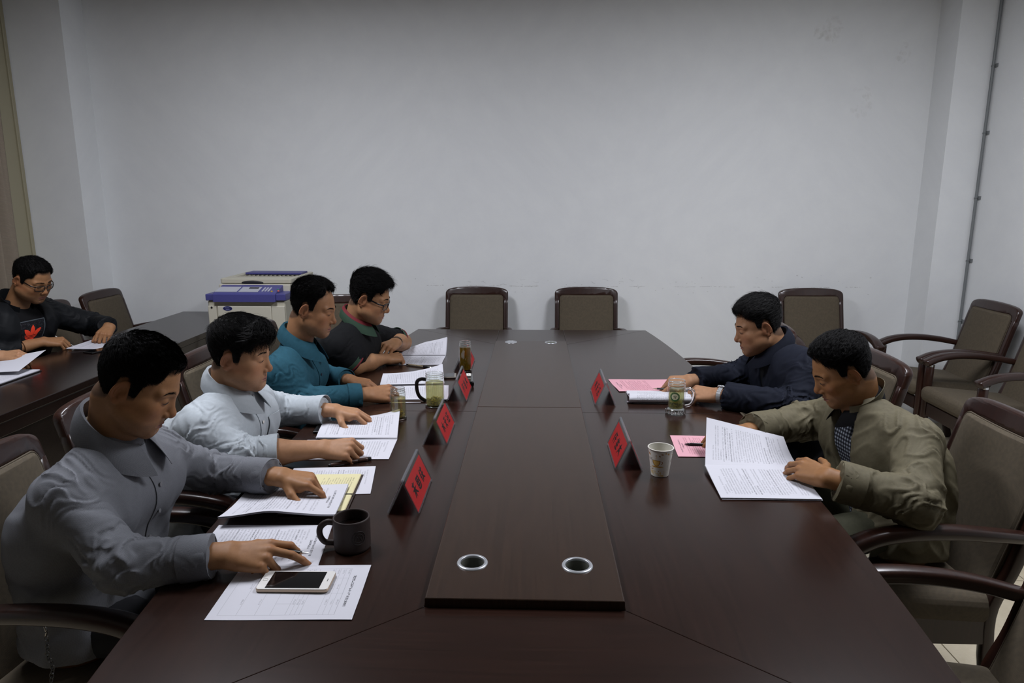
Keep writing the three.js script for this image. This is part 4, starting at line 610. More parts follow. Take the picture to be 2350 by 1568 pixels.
    const lf = (x, y, z) => { let d = tp2(x, y, z); for (const k of ['R', 'L']) { d = smin(d, cap(x, y, z, hp[k], K[k], 0.084 * G, 0.062), 0.04); d = smin(d, cap(x, y, z, K[k], A[k], 0.06, 0.047), 0.02); } d -= 0.005 * noise3(x * 11, y * 11, z * 11); return Math.max(d, 0.075 - y, (x - hip.x) * fwd.x + (z - hip.z) * fwd.z > (o.seatF ?? 0.33) ? -1 : 0.512 - y); };
    const b = new THREE.Box3().setFromPoints([hip, K.R, K.L, A.R, A.L]); b.expandByScalar(0.17); part('trousers', uvKeep(polygonize(lf, b.min, b.max, 0.011, null, 0.02)), o.pants ?? M.pants, root, o.pantsLabel);
    for (const k of ['R', 'L']) { const a = A[k].clone(); a.y = 0.045; const t0 = a.clone().addScaledVector(fwd, -0.035), t1 = a.clone().addScaledVector(fwd, 0.15); const sf = (x, y, z) => smax(smin(cap(x, y, z, t0, t1, 0.044, 0.036), cap(x, y, z, A[k], a, 0.04, 0.042), 0.03), 0.004 - y, 0.006); const bb = new THREE.Box3().setFromPoints([t0, t1, A[k]]).expandByScalar(0.06); part('shoe', polygonize(sf, bb.min, bb.max, 0.008, null, 0.02), M.shoe, root); }
  }
  return { root, hands, gar, garment, onFront, E, S, Wr, frames, hw, neck, nF, nL, nUp, fwd, left, hip, inr: o._inr };
}
M.pants = phy({ map: clothTex(0x15161b, 11), roughness: 0.9 });
M.shoe = phy({ color: 0x0b0a0a, roughness: 0.3 });

// ---------------------------------------------------------------- the people
const shirtGrey = dtex(512, (u, v, tn) => { const a = Math.floor(u * 128) % 2, b = Math.floor(v * 128) % 2; const g = (a + b) / 2, n = 0.05 * tn(u, v, 3, 3, 1) + 0.06 * tn(u, v, 30, 30, 4); return mixc(hex(0x515358), hex(0x84868b), clamp(g * 0.75 + 0.12 + n, 0, 1)); }, { repeat: [9, 9] });
const shirtCheck = dtex(256, (u, v, tn) => { const a = Math.floor(u * 32) % 2, b = Math.floor(v * 32) % 2; return mixc(hex(0x14161d), hex(0x9aa0aa), a && b ? 0.9 : a || b ? 0.28 : 0.0); }, { repeat: [5, 5] });
M.greyBtn = std({ color: 0x77787b, roughness: 0.35 }); M.greyShirt = fabric(shirtGrey); M.whiteShirt = fabric(clothTex(0xaab1b6, 2, 0.03)); M.tealShirt = fabric(clothTex(0x234a58, 3)); M.polo = fabric(clothTex(0x0f1012, 4)); M.navy = fabric(clothTex(0x121622, 5), { roughness: 0.8 }); M.khaki = fabric(clothTex(0x625c49, 6), { roughness: 0.7 }); M.blackJacket = fabric(clothTex(0x101215, 7), { roughness: 0.6 }); M.blackTee = fabric(clothTex(0x0e0e10, 8)); M.darkCheck = fabric(shirtCheck); M.paleBlue = fabric(clothTex(0xb9cbdc, 9)); M.red = std({ color: 0x66101b, roughness: 0.8 }); M.green = std({ color: 0x1c3826, roughness: 0.8 }); M.darkBlueTrim = std({ color: 0x161d33, roughness: 0.8 });
M.hairGrey = phy({ color: 0x100f0f, roughness: 0.62, specularIntensity: 0.25 });
const PEOPLE = {};
PEOPLE.grey = person({
  label: 'man in grey checked shirt with head bowed over papers, nearest the viewer', yaw: 90, hip: [-1.1, 0.575, -1.6], chest: [-1.09, 0.79, -1.6], neck: [-1.015, 1.005, -1.6], head: [-0.943, 1.144, -1.6], hy: 100, hp: 28.6, hr: 0, girth: 1.0, belly: 0.0,
  skin: 0x936a48, face: { jaw: 1.02, cheek: 1.02, wide: 1.0, fat: 0.3 }, stubble: 0.3, hairTop: 0.015, hairSide: 0.006, hairLen: 0.026, lift: 0.2, mess: 0.25, strands: 5000, cell: 0.0018, handCell: 0.0021, clothCell: 0.0052, flow: () => V(0, -0.3, 0.7), seed: 1,
  arms: { R: { s: [-1.05, 0.915, -1.445], e: [-0.885, 0.79, -1.375], w: [-0.665, 0.797, -1.415], dir: [1, -0.05, -0.12], dorsal: [0.05, 0.9, 0.42], pose: 'point', cuff: 0.83 }, L: { s: [-1.01, 0.915, -1.755], e: [-0.93, 0.79, -1.905], w: [-0.69, 0.815, -1.82], dir: [1, -0.1, 0.02], dorsal: [0.1, 1, 0.15], pose: 'tap', cuff: 0.86 } },
  top: { name: 'shirt', mat: M.greyShirt, label: 'grey fine-checked long-sleeved shirt', fold: 1.25 }, collar: { lf: 0.085, lb: 0.055, yb: 0.05, yf: -0.03, stand: 0.038, label: 'open pointed shirt collar' }, cuffs: { len: 0.06 }, placket: { bottom: 0.64, n: 5, btn: M.greyBtn }, pantsLabel: 'dark trousers' });
PEOPLE.white = person({
  label: 'man in white shirt with rolled sleeves reading between the grey and teal shirts', yaw: 90, hip: [-1.13, 0.575, -2.2], chest: [-1.06, 0.775, -2.2], neck: [-0.99, 0.96, -2.2], head: [-0.95, 1.084, -2.199], hy: 93, hp: 9, hr: 3, hs: 1.0, hairShape: (v) => 0.012 * sstep(0.03, 0.07, v.z) * sstep(0.05, 0.075, v.y), girth: 1.08,
  skin: 0xa37a5b, face: { jaw: 1.05, cheek: 1.05, wide: 1.03, fat: 0.7 }, hairTop: 0.02, hairSide: 0.008, hairLen: 0.06, lift: 0.12, mess: 0.12, strands: 4500, hairline: (a) => (a < 0.9 ? -0.012 : 0), flow: (l) => V(-0.9, 0.1, 0.9), hairMat: M.hairGrey, seed: 2, cell: 0.0019,
  arms: { R: { s: [-1.03, 0.88, -2.04], e: [-0.895, 0.795, -2.03], w: [-0.655, 0.797, -2.095], dir: [1, 0.02, -0.03], dorsal: [0, 0.85, 0.5], pose: 'fist', cuff: 0.44, skin: 0.8 }, L: { s: [-0.99, 0.885, -2.36], e: [-0.95, 0.795, -2.51], w: [-0.725, 0.807, -2.475], dir: [1, -0.12, -0.02], dorsal: [0.1, 1, 0.1], pose: 'spread', cuff: 0.82, skin: 0.5 } },
  top: { name: 'shirt', mat: M.whiteShirt, label: 'white long-sleeved shirt', sleeve: [0.058, 0.058, 0.05], fold: 1.2 }, collar: { lf: 0.078, yf: -0.03, label: 'open white shirt collar' }, cuffs: { len: 0.05, grow: 0.006, taper: -0.004 }, placket: { bottom: 0.64, n: 5 } });
PEOPLE.teal = person({
  label: 'man in teal shirt resting both forearms on the table', yaw: 90, hip: [-1.1, 0.575, -2.82], chest: [-1.04, 0.8, -2.81], neck: [-0.96, 0.995, -2.8], head: [-0.895, 1.143, -2.802], hy: 90, hp: 14, hs: 0.97, girth: 1.0,
  skin: 0x92694a, face: { jaw: 1.0, cheek: 0.98, fat: 0.2 }, hairTop: 0.02, hairSide: 0.006, hairLen: 0.035, lift: 0.35, mess: 0.3, strands: 3000, radial: 0.25, flow: (l) => V(0.1, 0.7, 0.5), hairline: (a) => (a < 0.3 ? 0.016 : a < 0.75 ? 0.03 : a < 1.1 ? 0.022 : a < 1.42 ? 0.012 : 0), seed: 3,
  arms: { R: { s: [-1.0, 0.905, -2.65], e: [-0.915, 0.79, -2.65], w: [-0.665, 0.79, -2.755], dir: [1, 0, -0.3], dorsal: [0, 0.7, 0.7], pose: 'hold', cuff: 0.88 }, L: { s: [-0.98, 0.905, -2.95], e: [-0.96, 0.79, -3.06], w: [-0.79, 0.8, -2.94], dir: [1, -0.15, 0.05], dorsal: [0.1, 1, 0.2], pose: 'rest', cuff: 0.88 } },
  top: { name: 'shirt', mat: M.tealShirt, label: 'teal long-sleeved shirt' }, collar: { lf: 0.08, label: 'open teal shirt collar' }, cuffs: { len: 0.05 }, placket: { bottom: 0.66, n: 4, btn: M.darkBlueTrim } });
PEOPLE.polo = person({
  label: 'man with glasses in black polo shirt, arms folded on the table', yaw: 90, hip: [-1.08, 0.575, -3.42], chest: [-0.97, 0.79, -3.38], neck: [-0.86, 0.985, -3.36], head: [-0.791, 1.114, -3.349], hy: 92, hp: 19, hr: 5, hs: 1.04, girth: 1.1,
  skin: 0x976f4f, face: { jaw: 1.05, cheek: 1.05, wide: 1.03, fat: 0.8 }, hairTop: 0.022, hairSide: 0.009, hairLen: 0.045, lift: 0.45, mess: 0.45, strands: 3200, radial: 0.4, flow: (l) => V(0.2, 0.5, 0.9), hairline: (a) => (a < 0.8 ? -0.004 : a < 1.42 ? 0.01 : 0), glasses: { drop: -0.01 }, seed: 4, armGirth: 1.12,
  arms: { R: { s: [-0.92, 0.9, -3.18], e: [-0.845, 0.795, -3.235], w: [-0.735, 0.79, -3.41], dir: [0.7, 0, -0.55], dorsal: [0, 0.9, 0.3], pose: 'fist', skin: 1.1 }, L: { s: [-0.875, 0.9, -3.545], e: [-0.715, 0.795, -3.8], w: [-0.705, 0.845, -3.545], dir: [-0.35, -0.06, 1], dorsal: [0.3, 0.9, 0.1], pose: 'hold', skin: 1.1 } },
  top: { name: 'polo_shirt', mat: M.polo, label: 'black short-sleeved polo shirt', short: 0.86, sleeve: [0.06, 0.062, 0.05] }, collar: { lf: 0.07, lb: 0.044, mat: M.green, edge: M.red, label: 'green polo collar', edgeLabel: 'red collar stripe' }, cuffs: { name: 'sleeve_band', len: 0.022, grow: 0.007, mat: M.green, stripe: M.red, stripeLabel: 'red sleeve edge', label: 'green sleeve band' } });
PEOPLE.navy = person({
  label: 'man in navy jacket writing with a pen, a watch on his wrist', yaw: -90, hip: [1.16, 0.575, -2.86], chest: [1.12, 0.8, -2.86], neck: [1.012, 0.97, -2.85], head: [0.945, 1.073, -2.85], hy: -94, hp: 16, hr: -1, girth: 1.08,
  skin: 0x9d7557, face: { jaw: 1.04, cheek: 1.0, fat: 0.3 }, hairTop: 0.02, hairSide: 0.005, hairLen: 0.038, lift: 0.25, mess: 0.2, strands: 3400, radial: 0.4, flow: () => V(0.2, 0.1, 1.3), hairline: (a) => (a < 0.6 ? -0.002 : a < 1.1 ? 0.008 : a < 1.42 ? 0.014 : 0), hairMat: M.hairGrey, seed: 5,
  arms: { L: { s: [1.1, 0.925, -2.68], e: [1.02, 0.8, -2.6], w: [0.765, 0.8, -2.76], dir: [-1, 0.0, -0.35], dorsal: [0, 0.85, 0.5], pose: 'hold', cuff: 0.9 }, R: { s: [1.07, 0.92, -3.02], e: [0.94, 0.79, -3.1], w: [0.7, 0.8, -2.985], dir: [-1, -0.08, 0.02], dorsal: [0, 0.9, 0.45], pose: 'pen', cuff: 0.88 } },
  top: { name: 'jacket', mat: M.navy, label: 'navy blue zip jacket', sleeve: [0.066, 0.062, 0.052], inflate: 0.018, fold: 1.3 }, collar: { stand: 0.04, lf: 0.075, lb: 0.05, r: 0.07, label: 'turned-down navy jacket collar' }, inner: { name: 'undershirt', mat: M.blackTee, label: 'black shirt under the jacket' }, open: [0.002, 0.03] });
PEOPLE.khaki = person({
  label: 'man in khaki jacket holding up a printed page', yaw: -92, hip: [1.17, 0.575, -2.14], chest: [1.17, 0.74, -2.19], neck: [1.072, 0.925, -2.2], head: [1.008, 1.047, -2.2], hy: -98, hp: 27, hr: -5, hs: 0.97, girth: 1.0,
  skin: 0x8c633f, face: { jaw: 0.96, cheek: 0.95, wide: 0.97 }, hairTop: 0.02, hairSide: 0.008, hairLen: 0.035, lift: 0.1, mess: 0.12, strands: 3600, stubble: 0.2, hairline: (a) => (a < 0.7 ? 0.008 : a < 1.1 ? 0.012 : a < 1.42 ? 0.014 : 0), radial: 0.5, flow: () => V(0.8, 0.1, 0.5), seed: 6, cell: 0.0019,
  arms: { L: { s: [1.16, 0.865, -2.02], e: [1.08, 0.75, -1.84], w: [0.855, 0.8, -1.9], dir: [-0.55, 0.02, -0.8], dorsal: [-0.3, 0.85, 0.45], pose: 'spread', cuff: 0.86, skin: 0.4 }, R: { s: [1.1, 0.86, -2.36], e: [0.99, 0.79, -2.44], w: [0.745, 0.81, -2.28], dir: [-0.9, -0.05, -0.15], dorsal: [0, 1, 0.1], pose: 'rest', cuff: 0.92 } },
  top: { name: 'jacket', mat: M.khaki, label: 'khaki cotton jacket worn open', sleeve: [0.066, 0.064, 0.053], inflate: 0.02, fold: 1.5 }, collar: { stand: 0.045, lf: 0.05, lb: 0.02, r: 0.072, span: 128, type: 'stand', flare: 0.006, label: 'stand-up khaki collar' }, collar2: { name: 'shirt_collar', stand: 0.03, lf: 0.055, lb: 0.035, r: 0.06, span: 150, mat: M.blackTee, yf: -0.03, yb: 0.03, label: 'black inner collar' }, cuffs: { len: 0.06, grow: 0.003 }, inner: { name: 'undershirt', mat: M.darkCheck, label: 'dark checked shirt under the jacket' }, open: [0.03, 0.062, 0.0], pants: fabric(clothTex(0x4a4a3c, 12)) });
PEOPLE.glasses = person({
  label: 'man with glasses in black jacket sitting behind the side desk', yaw: 88, hip: [-2.96, 0.575, -3.63], chest: [-2.9, 0.79, -3.69], neck: [-2.83, 0.99, -3.7], head: [-2.721, 1.156, -3.7], hy: 82, hp: 26, hr: 3, girth: 1.12,
  skin: 0x8f6747, face: { jaw: 1.06, cheek: 1.08, wide: 1.05, fat: 1.0 }, hairTop: 0.014, hairSide: 0.004, hairLen: 0.02, lift: 0.3, strands: 2200, glasses: { drop: -0.008 }, cell: 0.0026, clothCell: 0.007, seed: 7, armGirth: 1.05,
  arms: { R: { s: [-2.87, 0.945, -3.5], e: [-2.86, 0.77, -3.44], w: [-2.705, 0.805, -3.71], dir: [0.75, -0.08, -0.5], dorsal: [0.1, 0.9, 0.3], pose: 'hold', cuff: 0.9 }, L: { s: [-2.83, 0.945, -3.9], e: [-2.67, 0.83, -4.1], w: [-2.495, 0.84, -3.985], dir: [0.1, -0.35, 0.9], dorsal: [0.3, 0.8, 0.4], pose: 'hold', cuff: 0.9 } },
  top: { name: 'jacket', mat: M.blackJacket, label: 'black zip jacket worn open', sleeve: [0.076, 0.068, 0.054], inflate: 0.024, fold: 1.2 }, collar: { stand: 0.062, type: 'stand', r: 0.077, span: 132, flare: 0.014, yb: 0.03, label: 'raised black jacket collar' }, inner: { name: 'tee_shirt', mat: M.blackTee, label: 'black crew-neck shirt with printed panel' }, open: [0.1, 0.085, 0.0] });
PEOPLE.edge = person({
  label: 'person at the picture edge holding a sheet, silver bracelet on the wrist', yaw: 90, hip: [-2.96, 0.575, -3.04], chest: [-2.9, 0.79, -3.06], neck: [-2.84, 0.99, -3.06], head: [-2.76, 1.15, -3.06], hy: 90, hp: 25, skin: 0xa37a5b, strands: 900, cell: 0.0045, clothCell: 0.011, seed: 8,
  arms: { L: { s: [-2.84, 0.945, -3.22], e: [-2.85, 0.79, -3.34], w: [-2.625, 0.815, -3.29], dir: [1, 0.05, -0.05], dorsal: [0.1, 0.75, 0.6], pose: 'hold', cuff: 0.8, skin: 0.5 }, R: { s: [-2.84, 0.945, -2.9], e: [-2.85, 0.78, -2.8], w: [-2.63, 0.8, -2.9], dir: [1, -0.1, -0.1], dorsal: [0, 1, 0], pose: 'rest', cuff: 0.85 } },
  top: { name: 'shirt', mat: M.paleBlue, label: 'pale blue shirt' }, collar: { label: 'pale blue collar' }, cuffs: { len: 0.05 } });

// ---------------------------------------------------------------- garment details and worn things
{
  // printed panel on the black crew-neck shirt
  const P = PEOPLE.glasses, N = 22, G = []; const fr = PEOPLE.glasses.inr;
  for (let i = 0; i <= N; i++) { G.push([]); for (let j = 0; j <= N; j++) G[i].push(P.onFront(fr, lerp(-0.085, 0.085, i / N) * -1 + 0.0, lerp(0.8, 0.93, j / N), 0.002)); }
  const art = ctex(512, 512, (g, w, h) => {
    g.fillStyle = '#141519'; g.fillRect(0, 0, w, h); for (let i = 0; i < 420; i++) { g.strokeStyle = `rgba(${rr(120, 190)},${rr(120, 190)},${rr(125, 195)},${rr(0.05, 0.35)})`; g.lineWidth = rr(1, 5); g.beginPath(); const x = rr(20, w - 20), y = rr(40, h - 20); g.moveTo(x, y); g.quadraticCurveTo(x + rr(-30, 30), y + rr(-20, 20), x + rr(-45, 45), y + rr(-30, 30)); g.stroke(); }
    g.strokeStyle = '#4d5358'; g.lineWidth = 18; g.strokeRect(9, 9, w - 18, h - 18);
    g.fillStyle = '#e8452c'; const leaf = (pts) => { g.beginPath(); g.moveTo(...pts[0]); g.bezierCurveTo(...pts[1], ...pts[2], ...pts[3]); g.bezierCurveTo(...pts[4], ...pts[5], ...pts[0]); g.fill(); };
    leaf([[256, 100], [320, 190], [320, 260], [262, 330], [200, 260], [200, 190]]); leaf([[90, 190], [190, 190], [230, 260], [236, 330], [150, 320], [100, 280]]); leaf([[430, 170], [330, 185], [285, 260], [284, 330], [370, 320], [430, 260]]);
    g.beginPath(); g.moveTo(140, 300); g.lineTo(410, 300); g.bezierCurveTo(395, 380, 340, 430, 275, 440); g.bezierCurveTo(205, 430, 160, 380, 140, 300); g.fill();
    g.fillStyle = '#16171a'; for (const y of [318, 348, 378]) g.fillRect(110, y, 330, 12); g.fillStyle = '#e8452c'; g.font = 'bold 40px sans-serif'; g.textAlign = 'center';
    g.fillRect(236, 452, 70, 12);
  });
  part('printed_panel', shell(G, 0.0012), fabric(art), P.root, 'grey framed print with an orange three-leaf emblem');
  { const W = PEOPLE.white, G2 = []; for (let i = 0; i <= 8; i++) { G2.push([]); for (let j = 0; j <= 8; j++) G2[i].push(W.onFront(W.gar, lerp(0.115, 0.04, i / 8), lerp(0.755, 0.855, j / 8), 0.0022)); } part('pocket', shell(G2, 0.002), M.whiteShirt, W.root, 'chest pocket'); }
  // wrist things
  const strap = (name, P_, k, at, r, w, mat, label, cat) => { const F = P_.frames[k], c = P_.Wr[k].clone().addScaledVector(F.bx2, at), ring = []; for (let i = 0; i <= 32; i++) { const a = i / 32 * 2 * Math.PI; ring.push(c.clone().addScaledVector(F.q1, Math.cos(a) * r).addScaledVector(F.q2, Math.sin(a) * r)); } const t = thing(name, label, cat); part('band', sweep(ring, () => [w, 0.0016], { n: 8, closed: true, up: F.bx2.clone().cross(V(0, 1, 0)).cross(F.bx2).normalize() }), mat, t); return { t, c, F }; };
  // silver wristwatch of the man in navy
  {
    const N2 = PEOPLE.navy, F = N2.frames.L, c = N2.Wr.L.clone().addScaledVector(F.bx2, -0.012), t = thing('wristwatch', 'silver wristwatch with white dial on the wrist of the man in navy', 'watch');
    const u = V(0, 1, 0).addScaledVector(F.bx2, -F.bx2.y).normalize(), s = F.bx2.clone().cross(u).normalize(); const R = 0.0335, links = 22;
    for (let i = 0; i < links; i++) { const a = (i + 0.5) / links * 2 * Math.PI; if (Math.cos(a - 0.5) > 0.86) continue; const p = c.clone().addScaledVector(u, Math.cos(a) * R * 0.9).addScaledVector(s, Math.sin(a) * R * 1.08), g = new RoundedBoxGeometry(0.0086, 0.003, 0.017, 1, 0.001); const m = new THREE.Matrix4().makeBasis(u.clone().multiplyScalar(Math.sin(a)).addScaledVector(s, -Math.cos(a)), u.clone().multiplyScalar(Math.cos(a)).addScaledVector(s, Math.sin(a)), F.bx2).setPosition(p); g.applyMatrix4(m); part('link', g, M.watchSteel, t); }
    const n = u.clone().multiplyScalar(Math.cos(0.5)).addScaledVector(s, Math.sin(0.5)).normalize(), p = c.clone().addScaledVector(n, R * 0.97), q = new THREE.Quaternion().setFromUnitVectors(V(0, 1, 0), n); const put = (g) => { g.applyQuaternion(q); g.translate(p.x, p.y, p.z); return g; };
    part('case', put(lathe([[0, -0.004], [0.018, -0.004], [0.0195, 0], [0.0185, 0.004], [0.0165, 0.0046], [0.016, 0.0035]], 32)), M.watchSteel, t); part('dial', put(lathe([[0, 0.0034], [0.016, 0.0034], [0.016, 0.003]], 28)), std({ color: 0xd8d8d4, roughness: 0.4 }), t); part('hands', [put(bx(0.0012, 0.0006, 0.011, 0, 0.0039, -0.005)), put(bx(0.009, 0.0006, 0.0014, 0.004, 0.0039, 0))], M.black, t);
  }
  strap('wristband', PEOPLE.polo, 'L', -0.03, 0.031, 0.008, M.black, 'black band on the folded wrist of the man in the polo', 'wristband');
  { const b = strap('bracelet', PEOPLE.edge, 'L', -0.012, 0.032, 0.0065, M.chrome, 'silver bangle on the wrist at the picture edge', 'bracelet'); const F = b.F, ring2 = []; for (let i = 0; i <= 28; i++) { const a = i / 28 * 2 * Math.PI; ring2.push(b.c.clone().addScaledVector(F.bx2, -0.016).addScaledVector(F.q1, Math.cos(a) * 0.0325).addScaledVector(F.q2, Math.sin(a) * 0.0325)); } part('beads', sweep(ring2, (t) => [0.003 + 0.0008 * Math.sin(t * 200), 0.003], { n: 8, closed: true }), M.steel, b.t); }
  // ring on the writing hand of the man with glasses
  { const h = PEOPLE.glasses.hands.R, p = h.knuck[7], g = new THREE.TorusGeometry(0.0098, 0.0014, 8, 24); g.applyQuaternion(new THREE.Quaternion().setFromUnitVectors(V(0, 0, 1), h.Y)); g.translate(p.x, p.y, p.z); single('finger_ring', g, M.chrome, 'thin silver ring on the finger of the man with glasses', 'ring'); }
}

// ---------------------------------------------------------------- copier
{
  const t = thing('photocopier', 'cream floor-standing photocopier with blue control strip', 'copier', [-1.812, 0, -4.645]);
  const cream = std({ color: 0xb4b09f, roughness: 0.45 }), cream2 = std({ color: 0xbbb7a8, roughness: 0.45 }), blue = std({ color: 0x43437f, roughness: 0.42 }), dk = std({ color: 0x14141c, roughness: 0.5 });
  const W = 0.5, D = 0.62, zf = D / 2;
  part('body', bx(W, 0.91, D, 0, 0.495, -0.0, 0.014), cream, t);
  part('front_door', bx(0.345, 0.81, 0.02, -0.01, 0.51, zf + 0.006, 0.006), cream2, t); part('side_door', bx(0.085, 0.81, 0.014, 0.205, 0.51, zf + 0.003, 0.005), cream2, t); part('side_door', bx(0.056, 0.81, 0.014, -0.218, 0.51, zf + 0.003, 0.005), cream2, t);
  part('base', bx(W - 0.03, 0.05, D - 0.03, 0, 0.026, 0), std({ color: 0x2a6f78, roughness: 0.6 }), t);
  // blue strip with stepped ends
  const bS = new THREE.Shape(); bS.moveTo(0, 0.948); bS.lineTo(zf + 0.03, 0.948); bS.lineTo(zf + 0.03, 0.988); bS.lineTo(zf + 0.02, 0.994); bS.lineTo(zf - 0.12, 1.03); bS.lineTo(0, 1.03); bS.lineTo(0, 0.948);
  const strip = (w, x, nm) => { const g = new THREE.ExtrudeGeometry(bS, { depth: w - 0.01, bevelEnabled: true, bevelThickness: 0.005, bevelSize: 0.004, bevelSegments: 2 }); g.rotateY(-Math.PI / 2); g.translate(x + w / 2 - 0.005, 0, 0); return part(nm, g, blue, t); };
  const cp = strip(0.4, 0.0, 'control_strip'); part('strip_end', bx(0.065, 0.042, 0.32, -0.222, 0.97, zf - 0.145, 0.006), blue, t); part('strip_end', bx(0.075, 0.045, 0.34, 0.222, 0.972, zf - 0.155, 0.006), blue, t);
  const ang = Math.atan2(0.036, 0.14), onS = (g, x, s) => { g.rotateX(ang); g.translate(x, 0.994 + 0.0056 + Math.sin(ang) * s, zf + 0.02 - Math.cos(ang) * s + 0.001); return g; };
  part('display_plate', onS(bx(0.14, 0.003, 0.085), -0.125, 0.062), std({ color: 0xa9abb4, roughness: 0.4 }), t); part('display_plate', onS(bx(0.125, 0.003, 0.085), 0.018, 0.062), std({ color: 0xa4a6b0, roughness: 0.4 }), t);
  part('screen', onS(bx(0.062, 0.0045, 0.022), 0.035, 0.082), dk, t);
  for (let i = 0; i < 3; i++) for (let j = 0; j < 4; j++) part('key', onS(bx(0.012, 0.006, 0.012, 0, 0, 0, 0.002), 0.105 + i * 0.019, 0.035 + j * 0.017), std({ color: 0xa9aab8, roughness: 0.4 }), t);
  for (const [x, s, c] of [[0.166, 0.03, 0xb59a3c], [0.195, 0.062, 0x2f7a68], [0.205, 0.04, 0xc25a52]]) part('button', onS(cyl(0.007, 0.006, 0.006, 0, 0, 0, 16), x, s), std({ color: c, roughness: 0.4 }), t);
  part('upper_body', bx(W - 0.03, 0.088, D - 0.14, 0.01, 0.994, -0.05, 0.008), cream2, t);
  // lid: tilted document table with recessed blue output tray
  const lid = new THREE.Group(); lid.name = 'lid'; lid.position.set(0.015, 1.041, 0.175); lid.rotation.x = 0.0; t.add(lid);
  const LS = roundRect(W - 0.03, 0.47, 0.02, -(W - 0.03) / 2, 0), hole = roundRect(0.4, 0.3, 0.02, -0.19, 0.13, new THREE.Path()); LS.holes.push(hole); const lg = new THREE.ExtrudeGeometry(LS, { depth: 0.02, bevelEnabled: true, bevelThickness: 0.006, bevelSize: 0.006, bevelOffset: -0.006, bevelSegments: 3 }); lg.rotateX(-Math.PI / 2); lg.translate(0, 0.006, 0);
  part('lid_frame', lg, cream, lid); part('tray', bx(0.395, 0.008, 0.295, 0.01, 0.012, -0.28), cream2, lid); part('tray_cover', bx(0.39, 0.012, 0.13, 0.01, 0.035, -0.36), blue, lid); for (let i = 0; i < 14; i++) part('tray_rib', bx(0.005, 0.012, 0.15, -0.18 + i * 0.03, 0.02, -0.215), cream, lid);
  part('grip', new THREE.SphereGeometry(1, 24, 12).scale(0.075, 0.014, 0.008).translate(-0.02, 0.006, -0.002), dk, lid);
  const badge = ctex(256, 128, (g, w, h) => { g.clearRect(0, 0, w, h); g.fillStyle = '#171a4a'; g.beginPath(); g.ellipse(w / 2, h / 2, w / 2 - 2, h / 2 - 2, 0, 0, 7); g.fill(); g.strokeStyle = '#5a62a8'; g.lineWidth = 4; g.stroke(); g.fillStyle = '#aab0d8'; g.font = 'bold 36px sans-serif'; g.textAlign = 'center'; for (const [x0, y0, n, hh] of [[52, 32, 9, 24], [74, 72, 8, 28]]) for (let i = 0; i < n; i++) { const x = x0 + i * 15; g.fillRect(x, y0 + rr(0, 6), 4, hh - rr(0, 8)); if (rnd() < 0.6) g.fillRect(x, y0 + rr(4, hh - 8), 10, 4); if (rnd() < 0.4) g.fillRect(x + 7, y0 + 6, 4, hh - 10); } });
  const bg = new THREE.CircleGeometry(1, 40).scale(0.03, 0.0145, 1).translate(-0.115, 0.9, zf + 0.0175); part('badge', bg, std({ map: badge, transparent: true, roughness: 0.4 }), t, 'dark blue oval badge'); part('lock', cyl(0.006, 0.006, 0.006, 0, 0, 0, 16).rotateX(Math.PI / 2).translate(-0.22, 0.905, zf + 0.011), dk, t);
  for (const [x, z] of [[-0.22, -0.24], [0.22, -0.24], [-0.22, 0.24], [0.22, 0.24]]) part('castor', cyl(0.02, 0.02, 0.02, x, 0.012, z, 14), dk, t);
}

// ---------------------------------------------------------------- paper things
const TY = 0.7502; // table surface
function glyph(g, x, y, s, col) { g.strokeStyle = col; g.lineWidth = Math.max(0.8, s * 0.13); g.beginPath(); const n = 3 + Math.floor(rnd() * 4); for (let i = 0; i < n; i++) { if (rnd() < 0.5) { const yy = y + s * rr(0.1, 0.9); g.moveTo(x + s * 0.05, yy); g.lineTo(x + s * 0.9, yy); } else { const xx = x + s * rr(0.1, 0.85); g.moveTo(xx, y + s * 0.05); g.lineTo(xx + s * rr(-0.15, 0.15), y + s * 0.95); } } g.stroke(); }
